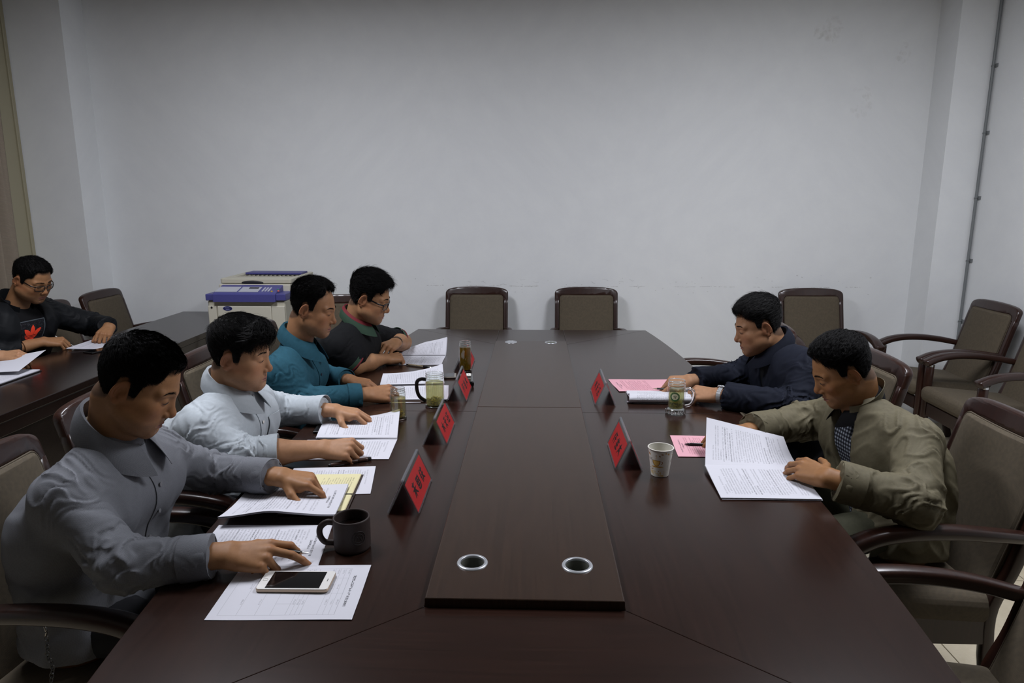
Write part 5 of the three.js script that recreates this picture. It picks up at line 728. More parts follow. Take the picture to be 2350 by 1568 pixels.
// an A4 page, text running along u; title marks at the head
function page(o = {}) {
  return ctex(o.w ?? 560, o.h ?? 792, (g, w, h) => {
    g.fillStyle = o.bg ?? '#c4c4cb'; g.fillRect(0, 0, w, h); const ink = o.ink ?? 'rgba(50,50,56,0.33)'; const m = w * 0.11; let y = h * 0.08;
    if (o.title) { for (let k = 0; k < o.title; k++) { const n = k ? 7 : 17, s = 19; let x = w / 2 - n * s / 2; for (let i = 0; i < n; i++) glyph(g, x + i * s, y, s * 0.92, 'rgba(20,20,24,0.85)'); y += 28; } y += 16; }
    if (o.table) { g.strokeStyle = 'rgba(90,90,96,0.6)'; g.lineWidth = 1.2; const rows = [0, 0.05, 0.1, 0.15, 0.3, 0.34, 0.38, 0.42, 0.55, 0.68, 0.84], x0 = m * 0.7, x1 = w - m * 0.7, y0 = y, H = h * 0.8; g.strokeRect(x0, y0, x1 - x0, H); for (const r of rows) { g.beginPath(); g.moveTo(x0, y0 + r * H); g.lineTo(x1, y0 + r * H); g.stroke(); for (let i = 0; i < 3; i++) if (rnd() < 0.8) { const xx = x0 + 10 + i * (x1 - x0) / 3; for (let k = 0; k < 4; k++) glyph(g, xx + k * 13, y0 + r * H + 5, 11, ink); } } for (const [cx, a, b] of [[0.22, 0, 0.55], [0.55, 0, 0.3], [0.78, 0.3, 0.55]]) { g.beginPath(); g.moveTo(x0 + cx * (x1 - x0), y0 + a * H); g.lineTo(x0 + cx * (x1 - x0), y0 + b * H); g.stroke(); } return; }
    const lh = o.lh ?? 23, s = o.s ?? 13; while (y < h * (o.end ?? 0.92)) { const bold = rnd() < 0.1, ind = rnd() < 0.25 ? 2 * s : 0, stop = rnd() < 0.25 ? rr(0.3, 0.9) : 1; for (let x = m + ind; x < m + (w - 2 * m) * stop; x += s * 1.06) { if (rnd() < 0.04) continue; glyph(g, x, y, s, bold ? 'rgba(25,25,28,0.6)' : ink); } y += lh; if (o.gap && rnd() < o.gap) y += lh; }
  });
}
const pageMats = {}; const paperMat = (t) => std({ map: t, roughness: 0.75, side: THREE.DoubleSide });
const PG = [page({}), page({ title: 2 }), page({ gap: 0.1 }), page({ end: 0.8 })].map(paperMat), FORM = paperMat(page({ title: 1, table: true })), PINK = paperMat(page({ bg: '#cf9aa4', title: 2, end: 0.6, ink: 'rgba(90,40,50,0.6)' })), NOTE = paperMat(page({ bg: '#cfc89c', s: 16, lh: 34, ink: 'rgba(70,66,70,0.5)', end: 0.6 })), BLANK = std({ color: 0xc4c4cb, roughness: 0.75 });
// corners: head-left, head-right, foot-right, foot-left as [x, z] (or [x, z, y]); lift(u, v) in metres
function paper(corners, th = 0.0006, lift = () => 0, n = 18) {
  const [A, B, C, D] = corners.map(([x, z, y]) => V(x, y ?? 0, z)), P = []; for (let i = 0; i <= n; i++) { P.push([]); for (let j = 0; j <= n; j++) { const u = i / n, v = j / n, top = A.clone().lerp(B, u), bot = D.clone().lerp(C, u), p = bot.lerp(top, v); p.y += TY + th + lift(u, v); P[i].push(p); } }
  let g = shell(P, 0.0003); // make sure that the printed side looks up
  const q = P[1][0].clone().sub(P[0][0]).cross(P[0][1].clone().sub(P[0][0])); if (q.y < 0) g = shell(P.map((r) => r.slice().reverse()), 0.0003), flipV(g); if (th > 0.001) { const base = []; } return g;
}
function flipV(g) { const u = g.attributes.uv; for (let i = 0; i < u.count; i++) u.setY(i, 1 - u.getY(i)); }
function doc(name, corners, mat, label, { th = 0.0008, lift, pages = 1, group, y = 0 } = {}) {
  const t = thing(name, label, 'document', [0, 0, 0], 0, group); part('page', paper(corners.map(([x, z, h]) => [x, z, (h ?? 0) + y]), th, lift), mat, t);
  for (let k = 1; k < pages; k++) part('page', paper(corners.map(([x, z, h]) => [x + rr(-0.003, 0.003), z + rr(-0.003, 0.003), (h ?? 0) + y]), th - (th - 0.0003) * k / pages, lift ? (u, v) => lift(u, v) * (1 - 0.0 * k) : undefined), BLANK, t); return t;
}
const wavy = (a, f, p) => (u, v) => a * (1 + Math.sin(u * f + p) * Math.cos(v * f * 0.7 + p * 2));
// --- grey shirt: form under the phone, report opened over its own second half, notebook, sheet behind
doc('printed_form', [[-0.355, -1.46], [-0.345, -1.247], [-0.641, -1.237], [-0.651, -1.447]], FORM, 'printed table form lying under the white phone', { lift: wavy(0.0008, 7, 1) });
doc('report_page', [[-0.503, -1.655], [-0.478, -1.452], [-0.775, -1.44], [-0.795, -1.645]], PG[1], 'printed report page under the writing hand of the man in grey', { pages: 3, th: 0.0012, lift: wavy(0.0006, 6, 0) });
doc('report_page', [[-0.52, -1.885], [-0.498, -1.672], [-0.79, -1.635], [-0.808, -1.845]], PG[1], 'turned-over printed report page under the left hand of the man in grey', { pages: 4, th: 0.006, lift: (u, v) => 0.0125 * sstep(0.1, 0.5, v) + 0.012 * Math.pow(u, 2) + 0.006 * Math.sin(v * 5) * u + 0.012 * (1 - v) * u * u });
doc('loose_sheet', [[-0.478, -2.055], [-0.449, -1.856], [-0.70, -1.83], [-0.73, -2.03]], PG[2], 'loose printed sheet half under the open notebook', { lift: (u, v) => 0.004 * Math.pow(1 - u, 3) + 0.0006 });
{
  const t = thing('notebook', 'open dark-covered notebook with cream handwritten pages', 'notebook'); const c = [[-0.502, -1.99], [-0.484, -1.72], [-0.665, -1.71], [-0.683, -1.98]]; const P2 = (i, j, y) => { const a = c[0], b = c[1], d = c[2], e = c[3]; const tx = lerp(lerp(e[0], d[0], i), lerp(a[0], b[0], i), j), tz = lerp(lerp(e[1], d[1], i), lerp(a[1], b[1], i), j); return V(tx, y, tz); };
  const slab = (m, y0, y1, name, mat, par) => { const S = new THREE.Shape([P2(m, m, 0), P2(1 - m, m, 0), P2(1 - m, 1 - m, 0), P2(m, 1 - m, 0)].map((p) => new THREE.Vector2(p.x, -p.z))); const g = new THREE.ExtrudeGeometry(S, { depth: y1 - y0 - 0.0012, bevelEnabled: true, bevelThickness: 0.0006, bevelSize: 0.0012, bevelSegments: 2 }); g.rotateX(-Math.PI / 2); g.translate(0, TY + y0 + 0.0006, 0); return part(name, g, mat, par); };
  slab(0, 0.0018, 0.004, 'cover', std({ color: 0x2a1d18, roughness: 0.6 }), t); slab(0.03, 0.004, 0.0085, 'page_block', std({ color: 0xcfc7a0, roughness: 0.8 }), t);
  part('written_page', paper([P2(0.03, 0.97, 0), P2(0.97, 0.97, 0), P2(0.97, 0.03, 0), P2(0.03, 0.03, 0)].map((p) => [p.x, p.z, 0.0088]), 0.0004), NOTE, t); part('elastic_band', sweep([P2(0.58, 1.01, TY + 0.002), P2(0.58, 0.985, TY + 0.0105), P2(0.58, 0.86, TY + 0.0105)], () => [0.0025, 0.0006], { n: 8 }), M.black, t);
}
// --- white shirt: open booklet
doc('booklet', [[-0.462, -2.318], [-0.452, -2.126], [-0.74, -2.115], [-0.775, -2.30]], PG[2], 'lower half of the booklet under the fist of the man in white', { pages: 3, th: 0.0016, lift: wavy(0.0006, 5, 1) });
doc('booklet', [[-0.495, -2.55], [-0.462, -2.318], [-0.748, -2.315], [-0.777, -2.535]], PG[0], 'upper half of the booklet with a raised corner before the glass jar', { pages: 4, th: 0.007, lift: (u, v) => 0.035 * Math.pow(v, 3) * Math.pow(1 - u, 2) + 0.006 * Math.sin(Math.PI * (1 - u)) });
{ const t = thing('tablet_case', 'dark tablet in a case under the booklet of the man in white', 'tablet'); const g = bx(0.17, 0.009, 0.19, 0, 0, 0, 0.003); g.rotateY(0.08); g.translate(-0.7, TY + 0.0053, -2.47); part('case', g, M.black, t); const g2 = bx(0.15, 0.001, 0.17); g2.rotateY(0.08); g2.translate(-0.7, TY + 0.0101, -2.47); part('screen', g2, M.blackGloss, t); }
// --- teal shirt
doc('booklet', [[-0.365, -3.02], [-0.34, -2.80], [-0.63, -2.78], [-0.67, -2.99]], PG[3], 'lower pages of the booklet in front of the man in teal', { pages: 3, th: 0.003, y: 0.006, lift: wavy(0.0006, 6, 2) });
doc('booklet', [[-0.42, -3.24], [-0.385, -3.03], [-0.67, -2.995], [-0.70, -3.20]], PG[0], 'turned-up page with a lifted corner in front of the man in teal', { pages: 2, th: 0.012, lift: (u, v) => 0.04 * Math.pow(v, 2.5) * Math.pow(1 - u, 1.5) + 0.004 });
single('folder_board', bx(0.28, 0.005, 0.2, -0.5, TY + 0.0028, -2.875, 0.002), std({ color: 0x3a2a22, roughness: 0.5 }), 'dark brown folder under the booklet of the man in teal', 'folder');
doc('loose_sheet', [[-0.445, -2.84], [-0.452, -2.772], [-0.6, -2.762], [-0.6, -2.84]], PG[2], 'corner of a loose sheet behind the slim glass jar', {});
// --- polo shirt
doc('booklet', [[-0.458, -3.655], [-0.456, -3.447], [-0.735, -3.438], [-0.74, -3.645]], PG[2], 'lower half of the booklet before the folded arms', { pages: 3, th: 0.002 });
doc('booklet', [[-0.475, -3.86], [-0.46, -3.66], [-0.74, -3.65], [-0.75, -3.85]], PG[0], 'upper half of the booklet with its far edge curling up', { pages: 3, th: 0.005, lift: (u, v) => 0.04 * Math.pow(1 - u, 2) * (0.35 + 0.65 * v) * sstep(0.15, 0.6, v) + 0.02 * (1 - u) * Math.pow(v, 3) });
// --- navy jacket: pink sheet, booklet with rolled edge
doc('pink_sheet', [[0.392, -2.965], [0.366, -3.175], [0.64, -3.185], [0.66, -2.985]], PINK, 'pink printed sheet under the writing hand of the man in navy', { lift: wavy(0.0015, 6, 1) });
{
  const t = thing('booklet', 'white booklet with rolled near edge beside the glass beer mug', 'document'), N = 26, P = []; for (let i = 0; i <= 10; i++) { P.push([]); const x = lerp(0.405, 0.69, i / 10); for (let j = 0; j <= N; j++) { const s = j / N; let y, z; if (s < 0.55) { z = lerp(-2.975, -2.815, s / 0.55); y = 0.004 + 0.034 * Math.pow(s / 0.55, 2); } else { const a = (s - 0.55) / 0.45 * Math.PI * 1.02; z = -2.815 + Math.sin(a) * 0.036 + 0.004; y = 0.021 + Math.cos(a) * 0.0175; } P[i].push(V(x + (1 - s) * 0.02, TY + y, z)); } }
  part('page', shell(P.map((r) => r.slice().reverse()), -0.0006), PG[0], t); part('page', paper([[0.43, -2.79], [0.42, -2.975], [0.705, -2.97], [0.70, -2.785]], 0.001), BLANK, t);
}
// --- khaki jacket: pink sheet and held-up pages
doc('pink_sheet', [[0.492, -2.18], [0.504, -2.388], [0.74, -2.385], [0.74, -2.18]], PINK, 'pink printed sheet under the black pen by the paper cup', { lift: wavy(0.001, 5, 0) });
doc('report_page', [[0.545, -1.85], [0.552, -2.07], [0.835, -2.06], [0.825, -1.85]], PG[2], 'lower printed page resting on the table under the hand of the man in khaki', { pages: 3, th: 0.006, lift: (u, v) => 0.012 * Math.pow(u, 1.5) });
doc('report_page', [[0.553, -2.072, 0.012], [0.6, -2.27, 0.105], [0.85, -2.24, 0.05], [0.84, -2.062, 0.012]], PG[0], 'printed page held up by the man in khaki', { pages: 2, th: 0.003, lift: (u, v) => -0.012 * Math.sin(Math.PI * u) });

// --- side desk papers
const dy = 0.0005;
doc('report_page', [[-2.36, -4.03], [-2.38, -3.77], [-2.59, -3.72], [-2.6, -4.05]], PG[0], 'white sheets under the hands of the man with glasses', { pages: 2, th: 0.004, lift: (u, v) => 0.01 * Math.pow(1 - v, 2) });
doc('loose_sheet', [[-2.4, -4.25], [-2.39, -4.08], [-2.58, -4.08], [-2.58, -4.25]], PG[2], 'loose sheet beyond the hand of the man with glasses', {});
{ const t = thing('smartphone', 'dark phone lying beside the sheets on the side desk', 'phone'); const g = new RoundedBoxGeometry(0.075, 0.008, 0.15, 3, 0.0035); g.rotateY(-0.35); g.translate(-2.4, TY + 0.0042, -3.72); part('case', g, M.black, t); const g2 = bx(0.066, 0.0006, 0.135); g2.rotateY(-0.35); g2.translate(-2.4, TY + 0.0084, -3.72); part('screen', g2, M.blackGloss, t); }
doc('held_sheet', [[-2.42, -3.33, 0.09], [-2.42, -3.13, 0.03], [-2.68, -3.1, 0.02], [-2.68, -3.31, 0.04]], BLANK, 'white sheet held by the hand with the bracelet', {});
{ const t = thing('planner', 'white planner with dark cover at the picture edge of the side desk', 'notebook'); part('cover', bx(0.2, 0.004, 0.27, -2.5, TY + 0.0022, -3.12, 0.0015), M.black, t); part('page_block', bx(0.19, 0.006, 0.26, -2.5, TY + 0.0074, -3.12, 0.0015), BLANK, t); part('page', paper([[-2.41, -3.24], [-2.41, -3.0], [-2.59, -3.0], [-2.59, -3.24]].map(([x, z]) => [x, z, 0.0105]), 0.0004), PG[3], t); }

// ---------------------------------------------------------------- tabletop objects
// name plates
const plateChars = [
  [[[-20, -34, 26, -40], [2, -44, -2, 38], [-30, -6, 34, -12], [-4, -4, -34, 36], [2, -6, 40, 30]], [[-26, -34, 28, -36], [-26, -34, -26, 34], [28, -36, 28, 34], [-26, 34, 28, 34], [-12, -10, 14, -12], [0, -22, 0, 18], [-14, 16, 16, 14]], [[-20, -38, -34, 4], [-26, -14, -26, 40], [-4, -30, 36, -34], [18, -44, 8, 10], [8, 8, -10, 36], [8, 8, 38, 34], [-6, 0, 36, -4]]],
  [[[-34, -18, 34, -22], [0, -42, 0, 40], [-4, -16, -34, 26], [4, -16, 36, 26]], [[-22, -38, 26, -40], [-30, -12, 34, -14], [2, -38, -18, 38], [-8, 8, 26, 36], [10, -12, -30, 30]], [[-34, -32, -20, -20], [-32, 0, -22, 8], [-34, 36, -16, 14], [-4, -36, 34, -38], [14, -38, 14, 34], [-8, 0, 38, -4], [-8, 34, 40, 32]]],
  [[[-20, -38, -36, 0], [-28, -16, -28, 40], [-8, -34, 36, -36], [14, -34, 14, 38], [-6, -2, 34, -4]], [[-34, -22, 36, -26], [-10, -40, -14, 36], [14, -40, 12, 36], [-30, 34, 34, 32], [-28, 6, 30, 4]], [[0, -42, -4, -20], [-34, -20, 36, -24], [-6, -20, -34, 36], [4, -4, 36, 34], [-16, 10, 20, 6]]],
];
function plateTex(k) { return ctex(512, 256, (g, w, h) => { g.fillStyle = '#c01d1e'; g.fillRect(0, 0, w, h); for (let i = 0; i < 300; i++) { g.fillStyle = `rgba(${rr(150, 220)},20,25,0.05)`; g.fillRect(rr(0, w), rr(0, h), rr(4, 40), rr(2, 12)); } g.strokeStyle = 'rgba(22,8,10,0.88)'; g.lineCap = 'round'; plateChars[k % 3].forEach((c, i) => { for (const [x0, y0, x1, y1] of c) { const n = 9, X = 130 + i * 126; for (let q = 0; q < n; q++) { const a = q / n, b = (q + 1) / n; g.lineWidth = 21 - 10 * Math.abs(a - 0.35) * 1.6 + rr(-1, 1); g.beginPath(); g.moveTo(X + lerp(x0, x1, a) * 1.15, h / 2 + lerp(y0, y1, a) * 1.35 + 5 * Math.sin(a * 3)); g.lineTo(X + lerp(x0, x1, b) * 1.15, h / 2 + lerp(y0, y1, b) * 1.35 + 5 * Math.sin(b * 3)); g.stroke(); } } }); }); }
function namePlate(x, z, turn, k, label) {
  const t = thing('name_plate', label, 'name plate', [x, TY, z], turn, 'red name plates in clear tent holders'); const L = 0.235, H = 0.09, B = 0.04, ln = Math.hypot(H, B), ang = Math.atan2(B, H), tex = std({ map: plateTex(k), roughness: 0.6, side: THREE.DoubleSide });
  for (const s of [1, -1]) { // each leaf: two clear sheets with the card between
    const place = (g) => { g.translate(0, -ln / 2, 0); g.rotateX(s * -ang); g.translate(0, H + 0.0032, s * 0.0015); return g; };
    part('holder', [place(bx(L, ln, 0.0015, 0, 0, s * 0.0022)), place(bx(L, ln, 0.0015, 0, 0, s * -0.0022))], M.acrylic, t); part('holder_edge', [place(bx(L, 0.001, 0.006, 0, -ln / 2 + 0.0005, 0)), place(bx(0.001, ln, 0.0058, L / 2 - 0.0005, 0, 0)), place(bx(0.001, ln, 0.0058, -L / 2 + 0.0005, 0, 0))], M.acrylicEdge, t);
    const pg = new THREE.PlaneGeometry(L - 0.005, ln - 0.014); if (s < 0) pg.rotateY(Math.PI); pg.translate(0, -0.005, 0); part('card', place(pg), tex, t, 'red card with black brush characters');
  }
  part('ridge', sweep([V(-L / 2, H + 0.0045, 0), V(L / 2, H + 0.0045, 0)], () => [0.0045, 0.0042], { n: 14 }), M.acrylicEdge, t); return t;
}
namePlate(-0.331, -1.845, Q, 0, 'red name plate nearest the clay mug');
namePlate(-0.3215, -2.385, Q, 1, 'red name plate beside the jar mug with black handle');
namePlate(-0.304, -2.91, Q, 2, 'red name plate standing by the black eyeglass case');
namePlate(-0.335, -3.45, Q, 0, 'red name plate half hidden behind the tall tea bottle');
namePlate(0.311, -2.875, -Q, 1, 'red name plate before the man in navy');
namePlate(0.315, -2.18, -Q, 2, 'red name plate before the man in khaki, beside the paper cup');

// clay mug
{
  const clay = std({ map: dtex(128, (u, v, tn) => mixc(hex(0x221613), hex(0x2c1d19), 0.5 + 0.4 * tn(u, v, 20, 20, 3)), { repeat: [3, 2] }), roughness: 0.62 });
  const t = thing('mug', 'dark brown clay mug with stamped round emblem', 'mug', [-0.42, TY, -1.545], 0); const R = 0.044, H = 0.081;
  part('body', lathe([[0, 0.001], [0.038, 0.001], [0.0425, 0.003], [R, 0.009], [R, H - 0.003], [R - 0.001, H], [R - 0.0035, H], [R - 0.0045, H - 0.004], [R - 0.0045, 0.01], [0.034, 0.006], [0, 0.006]], 56), clay, t);
  part('handle', sweep([V(-0.042, 0.066, 0.004), V(-0.058, 0.068, 0.006), V(-0.074, 0.055, 0.008), V(-0.076, 0.036, 0.008), V(-0.066, 0.018, 0.007), V(-0.042, 0.0135, 0.004)], (q) => [0.0075, 0.0055], { seg: 30, n: 14, up: V(0, 0, 1) }), clay, t);
  part('coffee', lathe([[0, 0.056], [R - 0.0046, 0.056], [R - 0.0046, 0.0555]], 48), phy({ color: 0x0a0504, roughness: 0.04 }), t);
  const em = []; for (const [r, w] of [[0.0165, 0.0012], [0.0105, 0.0008]]) { const pts = []; for (let i = 0; i <= 40; i++) { const a = i / 40 * 2 * Math.PI, th = 0.62 + Math.cos(a) * r / R; pts.push(V(Math.sin(th) * (R + 0.0002), 0.042 + Math.sin(a) * r, Math.cos(th) * (R + 0.0002))); } em.push(sweep(pts, () => [w, w], { n: 6, closed: true })); } for (const [a0, b0, a1, b1] of [[-0.004, -0.006, -0.001, 0.001], [-0.001, 0.001, -0.006, 0.006], [-0.001, 0.001, 0.002, 0.006], [0.006, -0.006, 0.004, 0.0], [0.004, 0, 0.001, 0.004], [0.004, 0, 0.008, 0.005]]) { const q = (a, b) => { const th = 0.62 + a / R; return V(Math.sin(th) * (R + 0.0002), 0.042 + b, Math.cos(th) * (R + 0.0002)); }; em.push(sweep([q(a0, b0), q(a1, b1)], () => [0.001, 0.001], { n: 6 })); }
  part('emblem', em, std({ color: 0x140d0c, roughness: 0.6 }), t, 'dark stamped ring emblem');
}
// white phone
{
  const t = thing('smartphone', 'white phone with black screen lying on the printed form', 'phone', [-0.5, TY + 0.0035, -1.376], 0.02); const S = roundRect(0.157, 0.077, 0.011); const g = new THREE.ExtrudeGeometry(S, { depth: 0.0042, bevelEnabled: true, bevelThickness: 0.0014, bevelSize: 0.0014, bevelOffset: -0.0014, bevelSegments: 3, curveSegments: 8 }); g.rotateX(-Math.PI / 2); g.translate(0, 0.0012, 0);
  part('case', g, std({ color: 0xb8a48e, roughness: 0.35, metalness: 0.6 }), t); const f = new THREE.ExtrudeGeometry(roundRect(0.155, 0.075, 0.01), { depth: 0.0006, bevelEnabled: false }); f.rotateX(-Math.PI / 2); f.translate(0, 0.0068, 0); part('front_glass', f, phy({ color: 0xdcdad6, roughness: 0.12 }), t); part('screen', bx(0.117, 0.0004, 0.0665, 0, 0.0076, 0), M.blackGloss, t); part('home_button', new THREE.TorusGeometry(0.0052, 0.0006, 6, 24).rotateX(Math.PI / 2).translate(-0.068, 0.0076, 0), std({ color: 0xb9b6b0, roughness: 0.3 }), t); part('speaker_slot', bx(0.0012, 0.0004, 0.01, 0.0685, 0.0076, 0), M.black, t);
}
// pens
function pen(name, a, b, r, cols, label, tipMat = M.steel) { const A = V(...a), B = V(...b), t = thing(name, label, 'pen'); let p = 0; for (const [len, mat, nm, r0, r1] of cols) { part(nm, sweep([A.clone().lerp(B, p), A.clone().lerp(B, p + len)], (q) => { const k = lerp(r0, r1, q) * r; return [k, k]; }, { n: 14, seg: 4 }), mat, t); p += len; } return t; }
const brownPen = std({ color: 0x3c2820, roughness: 0.35 }), beige = std({ color: 0x8d8068, roughness: 0.5 }), blackP = std({ color: 0x101012, roughness: 0.3 });
{ const t = pen('pen', [-0.628, TY + 0.0062, -2.052], [-0.508, TY + 0.0062, -2.12], 0.006, [[0.06, blackP, 'end_cap', 0.8, 1], [0.62, brownPen, 'barrel', 1, 1], [0.24, brownPen, 'cap', 1.06, 1.06], [0.08, blackP, 'cap_tip', 1.06, 0.9]], 'brown capped pen with pale print beside the man in white'); const d = V(0.12, 0, -0.068).normalize(); const g = new THREE.CylinderGeometry(0.00625, 0.00625, 0.035, 14, 1, true, 0.2, 1.8); g.rotateZ(-Math.PI / 2); g.rotateY(0.516); g.translate(-0.6, TY + 0.0062, -2.068); part('print', g, std({ color: 0x8f9298, roughness: 0.5, side: THREE.DoubleSide }), t, 'pale printed band'); }
pen('pen', [-0.63, TY + 0.0052, -3.435], [-0.486, TY + 0.0052, -3.365], 0.005, [[0.07, blackP, 'plunger', 0.7, 0.7], [0.3, beige, 'barrel', 1, 1], [0.28, beige, 'barrel', 1, 1], [0.22, blackP, 'grip', 1.05, 1], [0.13, M.chrome, 'nib', 0.9, 0.15]], 'beige and black ballpoint lying before the man in the polo');
{ const h = PEOPLE.grey.hands.R, c = h.P(0.018, 0.1, -0.006), n = h.P(0.03, 0.172, -0.036), b = c.clone().add(c.clone().sub(n).multiplyScalar(0.5)); pen('pen', b.toArray(), n.toArray(), 0.0045, [[0.1, blackP, 'end_cap', 0.8, 1], [0.68, blackP, 'barrel', 1, 1], [0.22, M.chrome, 'nib', 1, 0.15]], 'black pen with chrome tip in the hand of the man in grey'); }
{ const h = PEOPLE.navy.hands.R, c = h.P(0.024, 0.1, -0.018), n = h.P(0.022, 0.165, -0.012), b = c.clone().add(c.clone().sub(n).multiplyScalar(1.1)); pen('pen', b.toArray(), n.toArray(), 0.0042, [[0.1, blackP, 'end_cap', 0.8, 1], [0.76, blackP, 'barrel', 1, 1], [0.14, beige, 'nib', 0.9, 0.15]], 'black pen with pale tip in the hand of the man in navy'); }
pen('pen', [0.66, TY + 0.0062, -2.283], [0.534, TY + 0.0062, -2.287], 0.005, [[0.1, blackP, 'end_cap', 0.8, 1], [0.75, blackP, 'barrel', 1, 1], [0.15, blackP, 'nib', 1, 0.2]], 'black pen lying on the pink sheet by the held-up page');
{ const h = PEOPLE.glasses.hands.R, c = h.P(0.03, 0.1, -0.02), n = h.P(0.01, 0.16, -0.055), b = c.clone().add(c.clone().sub(n).multiplyScalar(0.8)); pen('pen', b.toArray(), n.toArray(), 0.004, [[0.1, M.steel, 'end_cap', 0.8, 1], [0.76, M.steel, 'barrel', 1, 1], [0.14, M.steel, 'nib', 0.9, 0.15]], 'silver pen in the hand of the man with glasses'); }

// paper cup
{
  const t = thing('paper_cup', 'white paper cup printed with coffee cup and beans', 'cup', [0.405, TY, -2.03]); const H = 0.088, r0 = 0.0265, r1 = 0.0375;
  const art = ctex(1024, 512, (g, w, h) => { g.fillStyle = '#dcd8cf'; g.fillRect(0, 0, w, h); const bean = (x, y, s, a) => { g.save(); g.translate(x, y); g.rotate(a); g.fillStyle = ['#b07a28', '#8f5a1c', '#c9953e'][Math.floor(rnd() * 3)]; g.beginPath(); g.ellipse(0, 0, s, s * 0.55, 0, 0, 7); g.fill(); g.strokeStyle = '#6d4312'; g.lineWidth = 2; g.beginPath(); g.moveTo(-s, 0); g.quadraticCurveTo(0, s * 0.3, s, 0); g.stroke(); g.restore(); };
    for (let k = 0; k < 2; k++) { const X = k * 512; for (let i = 0; i < 12; i++) bean(X + rr(0, 512), rr(40, 105), rr(13, 20), rr(0, 3)); for (let i = 0; i < 5; i++) bean(X + rr(80, 460), rr(330, 400), rr(10, 15), rr(0, 3)); g.strokeStyle = '#8d5c1e'; g.lineWidth = 10; g.fillStyle = '#d8b060'; g.beginPath(); g.moveTo(X + 220, 190); g.lineTo(X + 340, 190); g.quadraticCurveTo(X + 335, 290, X + 280, 296); g.quadraticCurveTo(X + 226, 290, X + 220, 190); g.fill(); g.stroke(); g.beginPath(); g.arc(X + 352, 228, 26, -1.4, 1.5); g.stroke(); g.fillStyle = '#b98a3a'; g.beginPath(); g.ellipse(X + 290, 312, 105, 14, -0.06, 0, 7); g.fill(); g.strokeStyle = 'rgba(200,150,70,0.8)'; g.lineWidth = 6; g.beginPath(); g.moveTo(X + 280, 170); g.bezierCurveTo(X + 262, 150, X + 300, 140, X + 282, 115); g.stroke(); g.save(); g.translate(X + 120, 210); g.rotate(-0.22); g.fillStyle = '#4c443c'; g.font = 'bold 54px serif'; g.textAlign = 'center'; g.fillText('COFFEE', 0, 0); g.restore(); for (let i = 0; i < 26; i++) { g.fillStyle = `rgba(201,155,60,${rr(0.15, 0.5)})`; g.beginPath(); g.ellipse(X + rr(120, 420), rr(400, 490), rr(8, 34), rr(5, 16), rr(0, 3), 0, 7); g.fill(); } g.fillStyle = 'rgba(120,110,100,0.5)'; for (let i = 0; i < 16; i++) g.fillRect(X + 470, 180 + i * 13, 12, 7); } }, { repeat: [1, 1] });
  const side = new THREE.CylinderGeometry(r1, r0, H - 0.002, 56, 1, true); side.rotateY(4.0); side.translate(0, H / 2, 0); part('wall', side, std({ map: art, roughness: 0.55, side: THREE.DoubleSide }), t, 'white wall printed with beans and a steaming cup');
  part('lining', lathe([[r0 - 0.0008, 0.006], [r1 - 0.0008, H - 0.001]], 48), std({ color: 0xc9c6bb, roughness: 0.5, side: THREE.DoubleSide }), t); part('rim', new THREE.TorusGeometry(r1 + 0.0005, 0.0016, 10, 56).rotateX(Math.PI / 2).translate(0, H, 0), std({ color: 0xdedbd2, roughness: 0.4 }), t); part('bottom', lathe([[0, 0.006], [r0 - 0.0005, 0.006], [r0, 0.001], [r0 - 0.001, 0.001], [r0 - 0.0015, 0.005], [0, 0.005]], 40), std({ color: 0xc9c6bb, roughness: 0.5 }), t);
}
// glass jars with tea
const tea = (c, d) => phy({ color: c, roughness: 0.12, transmission: d, thickness: 0, ior: 1.33 });
function leaves(R, y0, y1, n, cols, parent) { const L = []; for (let i = 0; i < n; i++) { const g = new THREE.SphereGeometry(1, 6, 4); g.scale(rr(0.002, 0.005), rr(0.0007, 0.0015), rr(0.001, 0.002)); g.rotateX(rr(-1, 1)); g.rotateY(rr(0, 6.3)); const a = rr(0, 6.3), q = R * Math.sqrt(rnd()) * 0.96; g.translate(q * Math.cos(a), lerp(y0, y1, Math.pow(rnd(), 1.3)), q * Math.sin(a)); const c = new THREE.Color(cols[Math.floor(rnd() * cols.length)]), cc = new Float32Array(g.attributes.position.count * 3); for (let k = 0; k < cc.length; k += 3) { cc[k] = c.r; cc[k + 1] = c.g; cc[k + 2] = c.b; } g.setAttribute('color', new THREE.BufferAttribute(cc, 3)); L.push(g); } const m = part('tea_leaves', L, std({ vertexColors: true, roughness: 0.7 }), parent, 'steeped green tea leaves'); m.userData.kind = 'stuff'; }
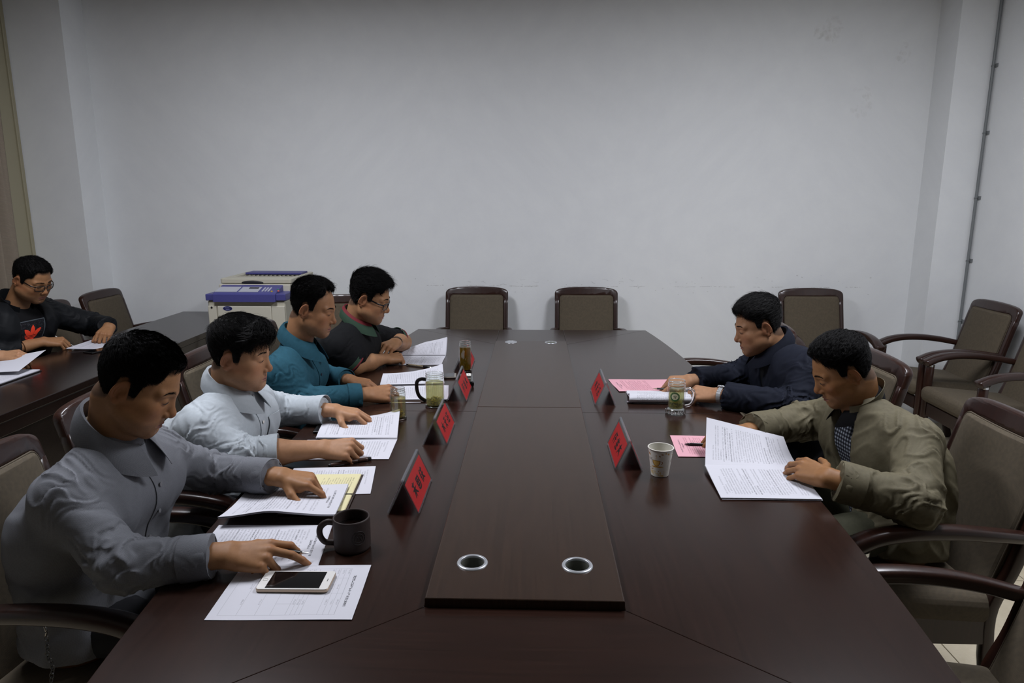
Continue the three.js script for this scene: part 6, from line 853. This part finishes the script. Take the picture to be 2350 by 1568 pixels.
function jar(name, label, pos, o) {
  const t = thing(name, label, 'jar', pos); const { R, H, rn } = o, w = 0.0028, hb = o.base ?? 0.008;
  const out = [[0, 0.0005], [R - 0.003, 0.0005], [R, 0.004], [R, H * 0.8], [R - 0.001, H * 0.83], [rn, H * 0.86], [rn + 0.0012, H * 0.885], [rn, H * 0.905], [rn + 0.0012, H * 0.93], [rn, H * 0.95], [rn, H - 0.001], [rn - 0.001, H]], inn = [[rn - 0.0022, H - 0.001], [rn - 0.0024, H * 0.87], [R - w - 0.001, H * 0.82], [R - w, H * 0.79], [R - w, hb + 0.003], [R - w - 0.003, hb], [0, hb]];
  part('glass', lathe([...out, ...inn], 48), M.thinGlass, t); part('rim', new THREE.TorusGeometry(rn - 0.0006, 0.0014, 8, 48).rotateX(Math.PI / 2).translate(0, H, 0), M.glass, t); part('neck_ring', new THREE.TorusGeometry(rn + 0.0006, 0.0013, 8, 48).rotateX(Math.PI / 2).translate(0, H * 0.93, 0), M.glass, t); part('neck_ring', new THREE.TorusGeometry(rn + 0.0008, 0.0015, 8, 48).rotateX(Math.PI / 2).translate(0, H * 0.865, 0), M.glass, t); part('foot', lathe([[0, 0.0007], [R - 0.001, 0.0007], [R + 0.001, 0.003], [R + 0.0006, 0.0065], [0, 0.0065]], 40), M.glass, t);
  part('tea', lathe([[0, hb + 0.0004], [R - w - 0.0034, hb + 0.0004], [R - w - 0.0004, hb + 0.0034], [R - w - 0.0004, o.fill], [0, o.fill]], 40), tea(o.tea, o.att ?? 0.6), t);
  leaves(R - w - 0.004, hb + 0.003, o.leaf, o.n ?? 120, o.cols ?? [0x87801c, 0xa89c26, 0x6a6416, 0xb8a832], t); return t;
}
jar('tea_jar', 'slim clear glass jar of pale tea beside the raised booklet corner', [-0.503, TY, -2.56], { R: 0.0305, H: 0.122, rn: 0.0265, fill: 0.084, leaf: 0.03, n: 320, tea: 0xddd5b0, att: 0.92 });
{
  const t = jar('tea_mug', 'glass jar mug of green tea with thick black handle', [-0.386, TY, -2.732], { R: 0.039, H: 0.137, rn: 0.035, fill: 0.1, leaf: 0.034, tea: 0xe4dfb8, att: 0.84, n: 520 });
  part('handle', sweep([V(-0.034, 0.112, 0.002), V(-0.056, 0.113, 0.003), V(-0.07, 0.103, 0.004), V(-0.072, 0.07, 0.004), V(-0.062, 0.04, 0.004), V(-0.036, 0.02, 0.002)], () => [0.0075, 0.004], { seg: 30, n: 12, e: 3, up: V(0, 0, 1) }), M.black, t, 'matt black handle');
}
{ const t = jar('tea_bottle', 'tall narrow glass bottle of amber tea on a black coaster', [-0.318, TY + 0.004, -3.31], { R: 0.03, H: 0.147, rn: 0.0265, fill: 0.118, leaf: 0.075, tea: 0xb08c20, att: 0.85, n: 260, cols: [0x2a2408, 0x3d340c, 0x1d1a06, 0x5a4a10] }); part('coaster', cyl(0.0315, 0.0315, 0.0034, 0, -0.0022, 0, 40), M.black, t, 'black rubber foot'); }
{ // glass beer mug
  const t = thing('glass_mug', 'clear handled glass mug of green tea with round green emblem', 'mug', [0.577, TY, -2.66]); const R = 0.034, H = 0.134;
  part('glass', lathe([[0, 0.001], [0.03, 0.001], [0.0385, 0.004], [0.039, 0.012], [0.036, 0.019], [R, 0.024], [R + 0.0008, 0.1], [R - 0.001, 0.109], [R - 0.002, 0.113], [R - 0.0005, 0.117], [R - 0.002, 0.121], [R - 0.0005, 0.126], [R - 0.001, H - 0.001], [R - 0.002, H], [R - 0.0042, H - 0.001], [R - 0.005, 0.112], [R - 0.004, 0.1], [R - 0.0045, 0.03], [0.026, 0.024], [0, 0.024]], 48), M.thinGlass, t);
  part('rim', new THREE.TorusGeometry(R - 0.003, 0.0017, 8, 48).rotateX(Math.PI / 2).translate(0, H, 0), M.glass, t); for (const y of [0.113, 0.122]) part('neck_ring', new THREE.TorusGeometry(R - 0.0006, 0.0015, 8, 48).rotateX(Math.PI / 2).translate(0, y, 0), M.glass, t); part('foot', lathe([[0, 0.0015], [0.03, 0.0015], [0.036, 0.005], [0.0365, 0.012], [0.033, 0.019], [0, 0.02]], 40), M.glass, t); part('tea', lathe([[0, 0.0245], [0.026, 0.0245], [R - 0.0049, 0.0305], [R - 0.0045, 0.1], [0, 0.1]], 40), tea(0xd9d6b0, 0.86), t); leaves(R - 0.009, 0.028, 0.05, 380, [0x7d781c, 0x9a9226, 0x5f5c16], t);
  part('handle', sweep([V(0.033, 0.1, 0.004), V(0.05, 0.102, 0.006), V(0.064, 0.092, 0.008), V(0.066, 0.065, 0.008), V(0.056, 0.04, 0.007), V(0.034, 0.031, 0.004)], () => [0.006, 0.0045], { seg: 30, n: 14, up: V(0, 0, 1) }), M.glass, t);
  const cut = []; for (let i = 0; i < 16; i++) { const a = i / 16 * 2 * Math.PI; cut.push(new THREE.SphereGeometry(1, 10, 8).scale(0.006, 0.0075, 0.0032).rotateY(a).translate(Math.sin(a) * 0.0375, 0.0105, Math.cos(a) * 0.0375)); } part('cut_foot', cut, M.glass, t, 'scalloped cut-glass foot').userData.kind = 'stuff';
  const art = ctex(512, 512, (g, w, h) => { g.clearRect(0, 0, w, h); g.fillStyle = 'rgba(44,94,52,0.95)'; g.beginPath(); g.arc(256, 190, 150, 0, 7); g.fill(); g.fillStyle = 'rgba(222,222,190,0.95)'; g.beginPath(); g.arc(256, 190, 100, 0, 7); g.fill(); g.strokeStyle = 'rgba(60,70,44,1)'; g.lineWidth = 13; for (const s of [-1, 1]) { g.beginPath(); g.moveTo(256 + s * 24, 255); g.lineTo(256 + s * 20, 205); g.lineTo(256 + s * 60, 150); g.moveTo(256 + s * 20, 205); g.lineTo(256 + s * 2, 140); g.stroke(); } g.strokeStyle = 'rgba(210,220,180,0.9)'; g.lineWidth = 5; for (let i = 0; i < 9; i++) { const a = Math.PI + i * 0.35 + 0.15; g.beginPath(); g.moveTo(256 + Math.cos(a) * 112, 190 + Math.sin(a) * 112); g.lineTo(256 + Math.cos(a + 0.1) * 138, 190 + Math.sin(a + 0.1) * 138); g.stroke(); } for (let i = 0; i < 5; i++) glyph(g, 70 + i * 78, 390, 62, 'rgba(50,54,36,0.95)'); });
  const eg = new THREE.CylinderGeometry(R + 0.0012, R + 0.0009, 0.062, 24, 1, true, -0.95, 1.9); eg.rotateY(-0.35); eg.translate(0, 0.068, 0); part('emblem', eg, std({ map: art, transparent: true, roughness: 0.5 }), t, 'round green emblem with two leaf signs and lettering');
}
// phone under the jar papers, eyeglass case and small white remote
{ const t = thing('smartphone', 'dark grey phone lying across the papers beside the tall tea bottle', 'phone', [-0.425, TY + 0.0062, -3.2], 0.1); const g = new RoundedBoxGeometry(0.15, 0.008, 0.075, 3, 0.0035); part('case', g, std({ color: 0x9a938a, roughness: 0.3, metalness: 0.5 }), t); part('screen', bx(0.13, 0.0006, 0.066, 0, 0.0042, 0), std({ color: 0x3c3d40, roughness: 0.15 }), t); }
{ const t = thing('eyeglass_case', 'black glossy eyeglass case behind the third name plate', 'case', [-0.29, TY, -3.1], 0.12); const g = new RoundedBoxGeometry(0.06, 0.024, 0.16, 4, 0.007); g.translate(0, 0.0135, 0); part('case', g, M.blackGloss, t); part('seam', bx(0.0606, 0.001, 0.15, 0, 0.015, 0), M.black, t); }
{ const t = thing('remote_fob', 'small white key fob on the black eyeglass case', 'fob', [-0.285, TY + 0.0265, -3.13], 0.1); part('shell', new RoundedBoxGeometry(0.022, 0.007, 0.04, 3, 0.003).translate(0, 0.0036, 0), M.whitePlastic, t); part('button', cyl(0.003, 0.003, 0.001, 0, 0.0075, 0.004, 12), std({ color: 0x9a9a98, roughness: 0.5 }), t); }

{ M.dullSteel = std({ color: 0x5c5c5a, metalness: 0.8, roughness: 0.4 }); // key chain at the belt of the man in grey
  const t = thing('key_chain', 'thin metal key chain hanging by the hip of the man in grey', 'chain', [-1.08, -0.06, -1.375]); for (let i = 0; i < 12; i++) part('link', new THREE.TorusGeometry(0.0048, 0.0011, 6, 14).scale(1, 1.35, 1).rotateY(i % 2 ? Math.PI / 2 : 0).translate(0.002 * Math.sin(i), 0.665 - i * 0.0095, 0.003 * Math.sin(i * 0.6)), M.dullSteel, t); part('clasp', sweep([V(0, 0.672, 0), V(0.004, 0.685, 0.002), V(0, 0.696, 0)], () => [0.003, 0.002], { n: 8, seg: 8 }), M.steel, t); part('key', [bx(0.009, 0.012, 0.002, 0, 0.545, 0, 0.0006), bx(0.004, 0.024, 0.0018, 0, 0.528, 0)], M.steel, t);
}

renderer.render(scene, camera);
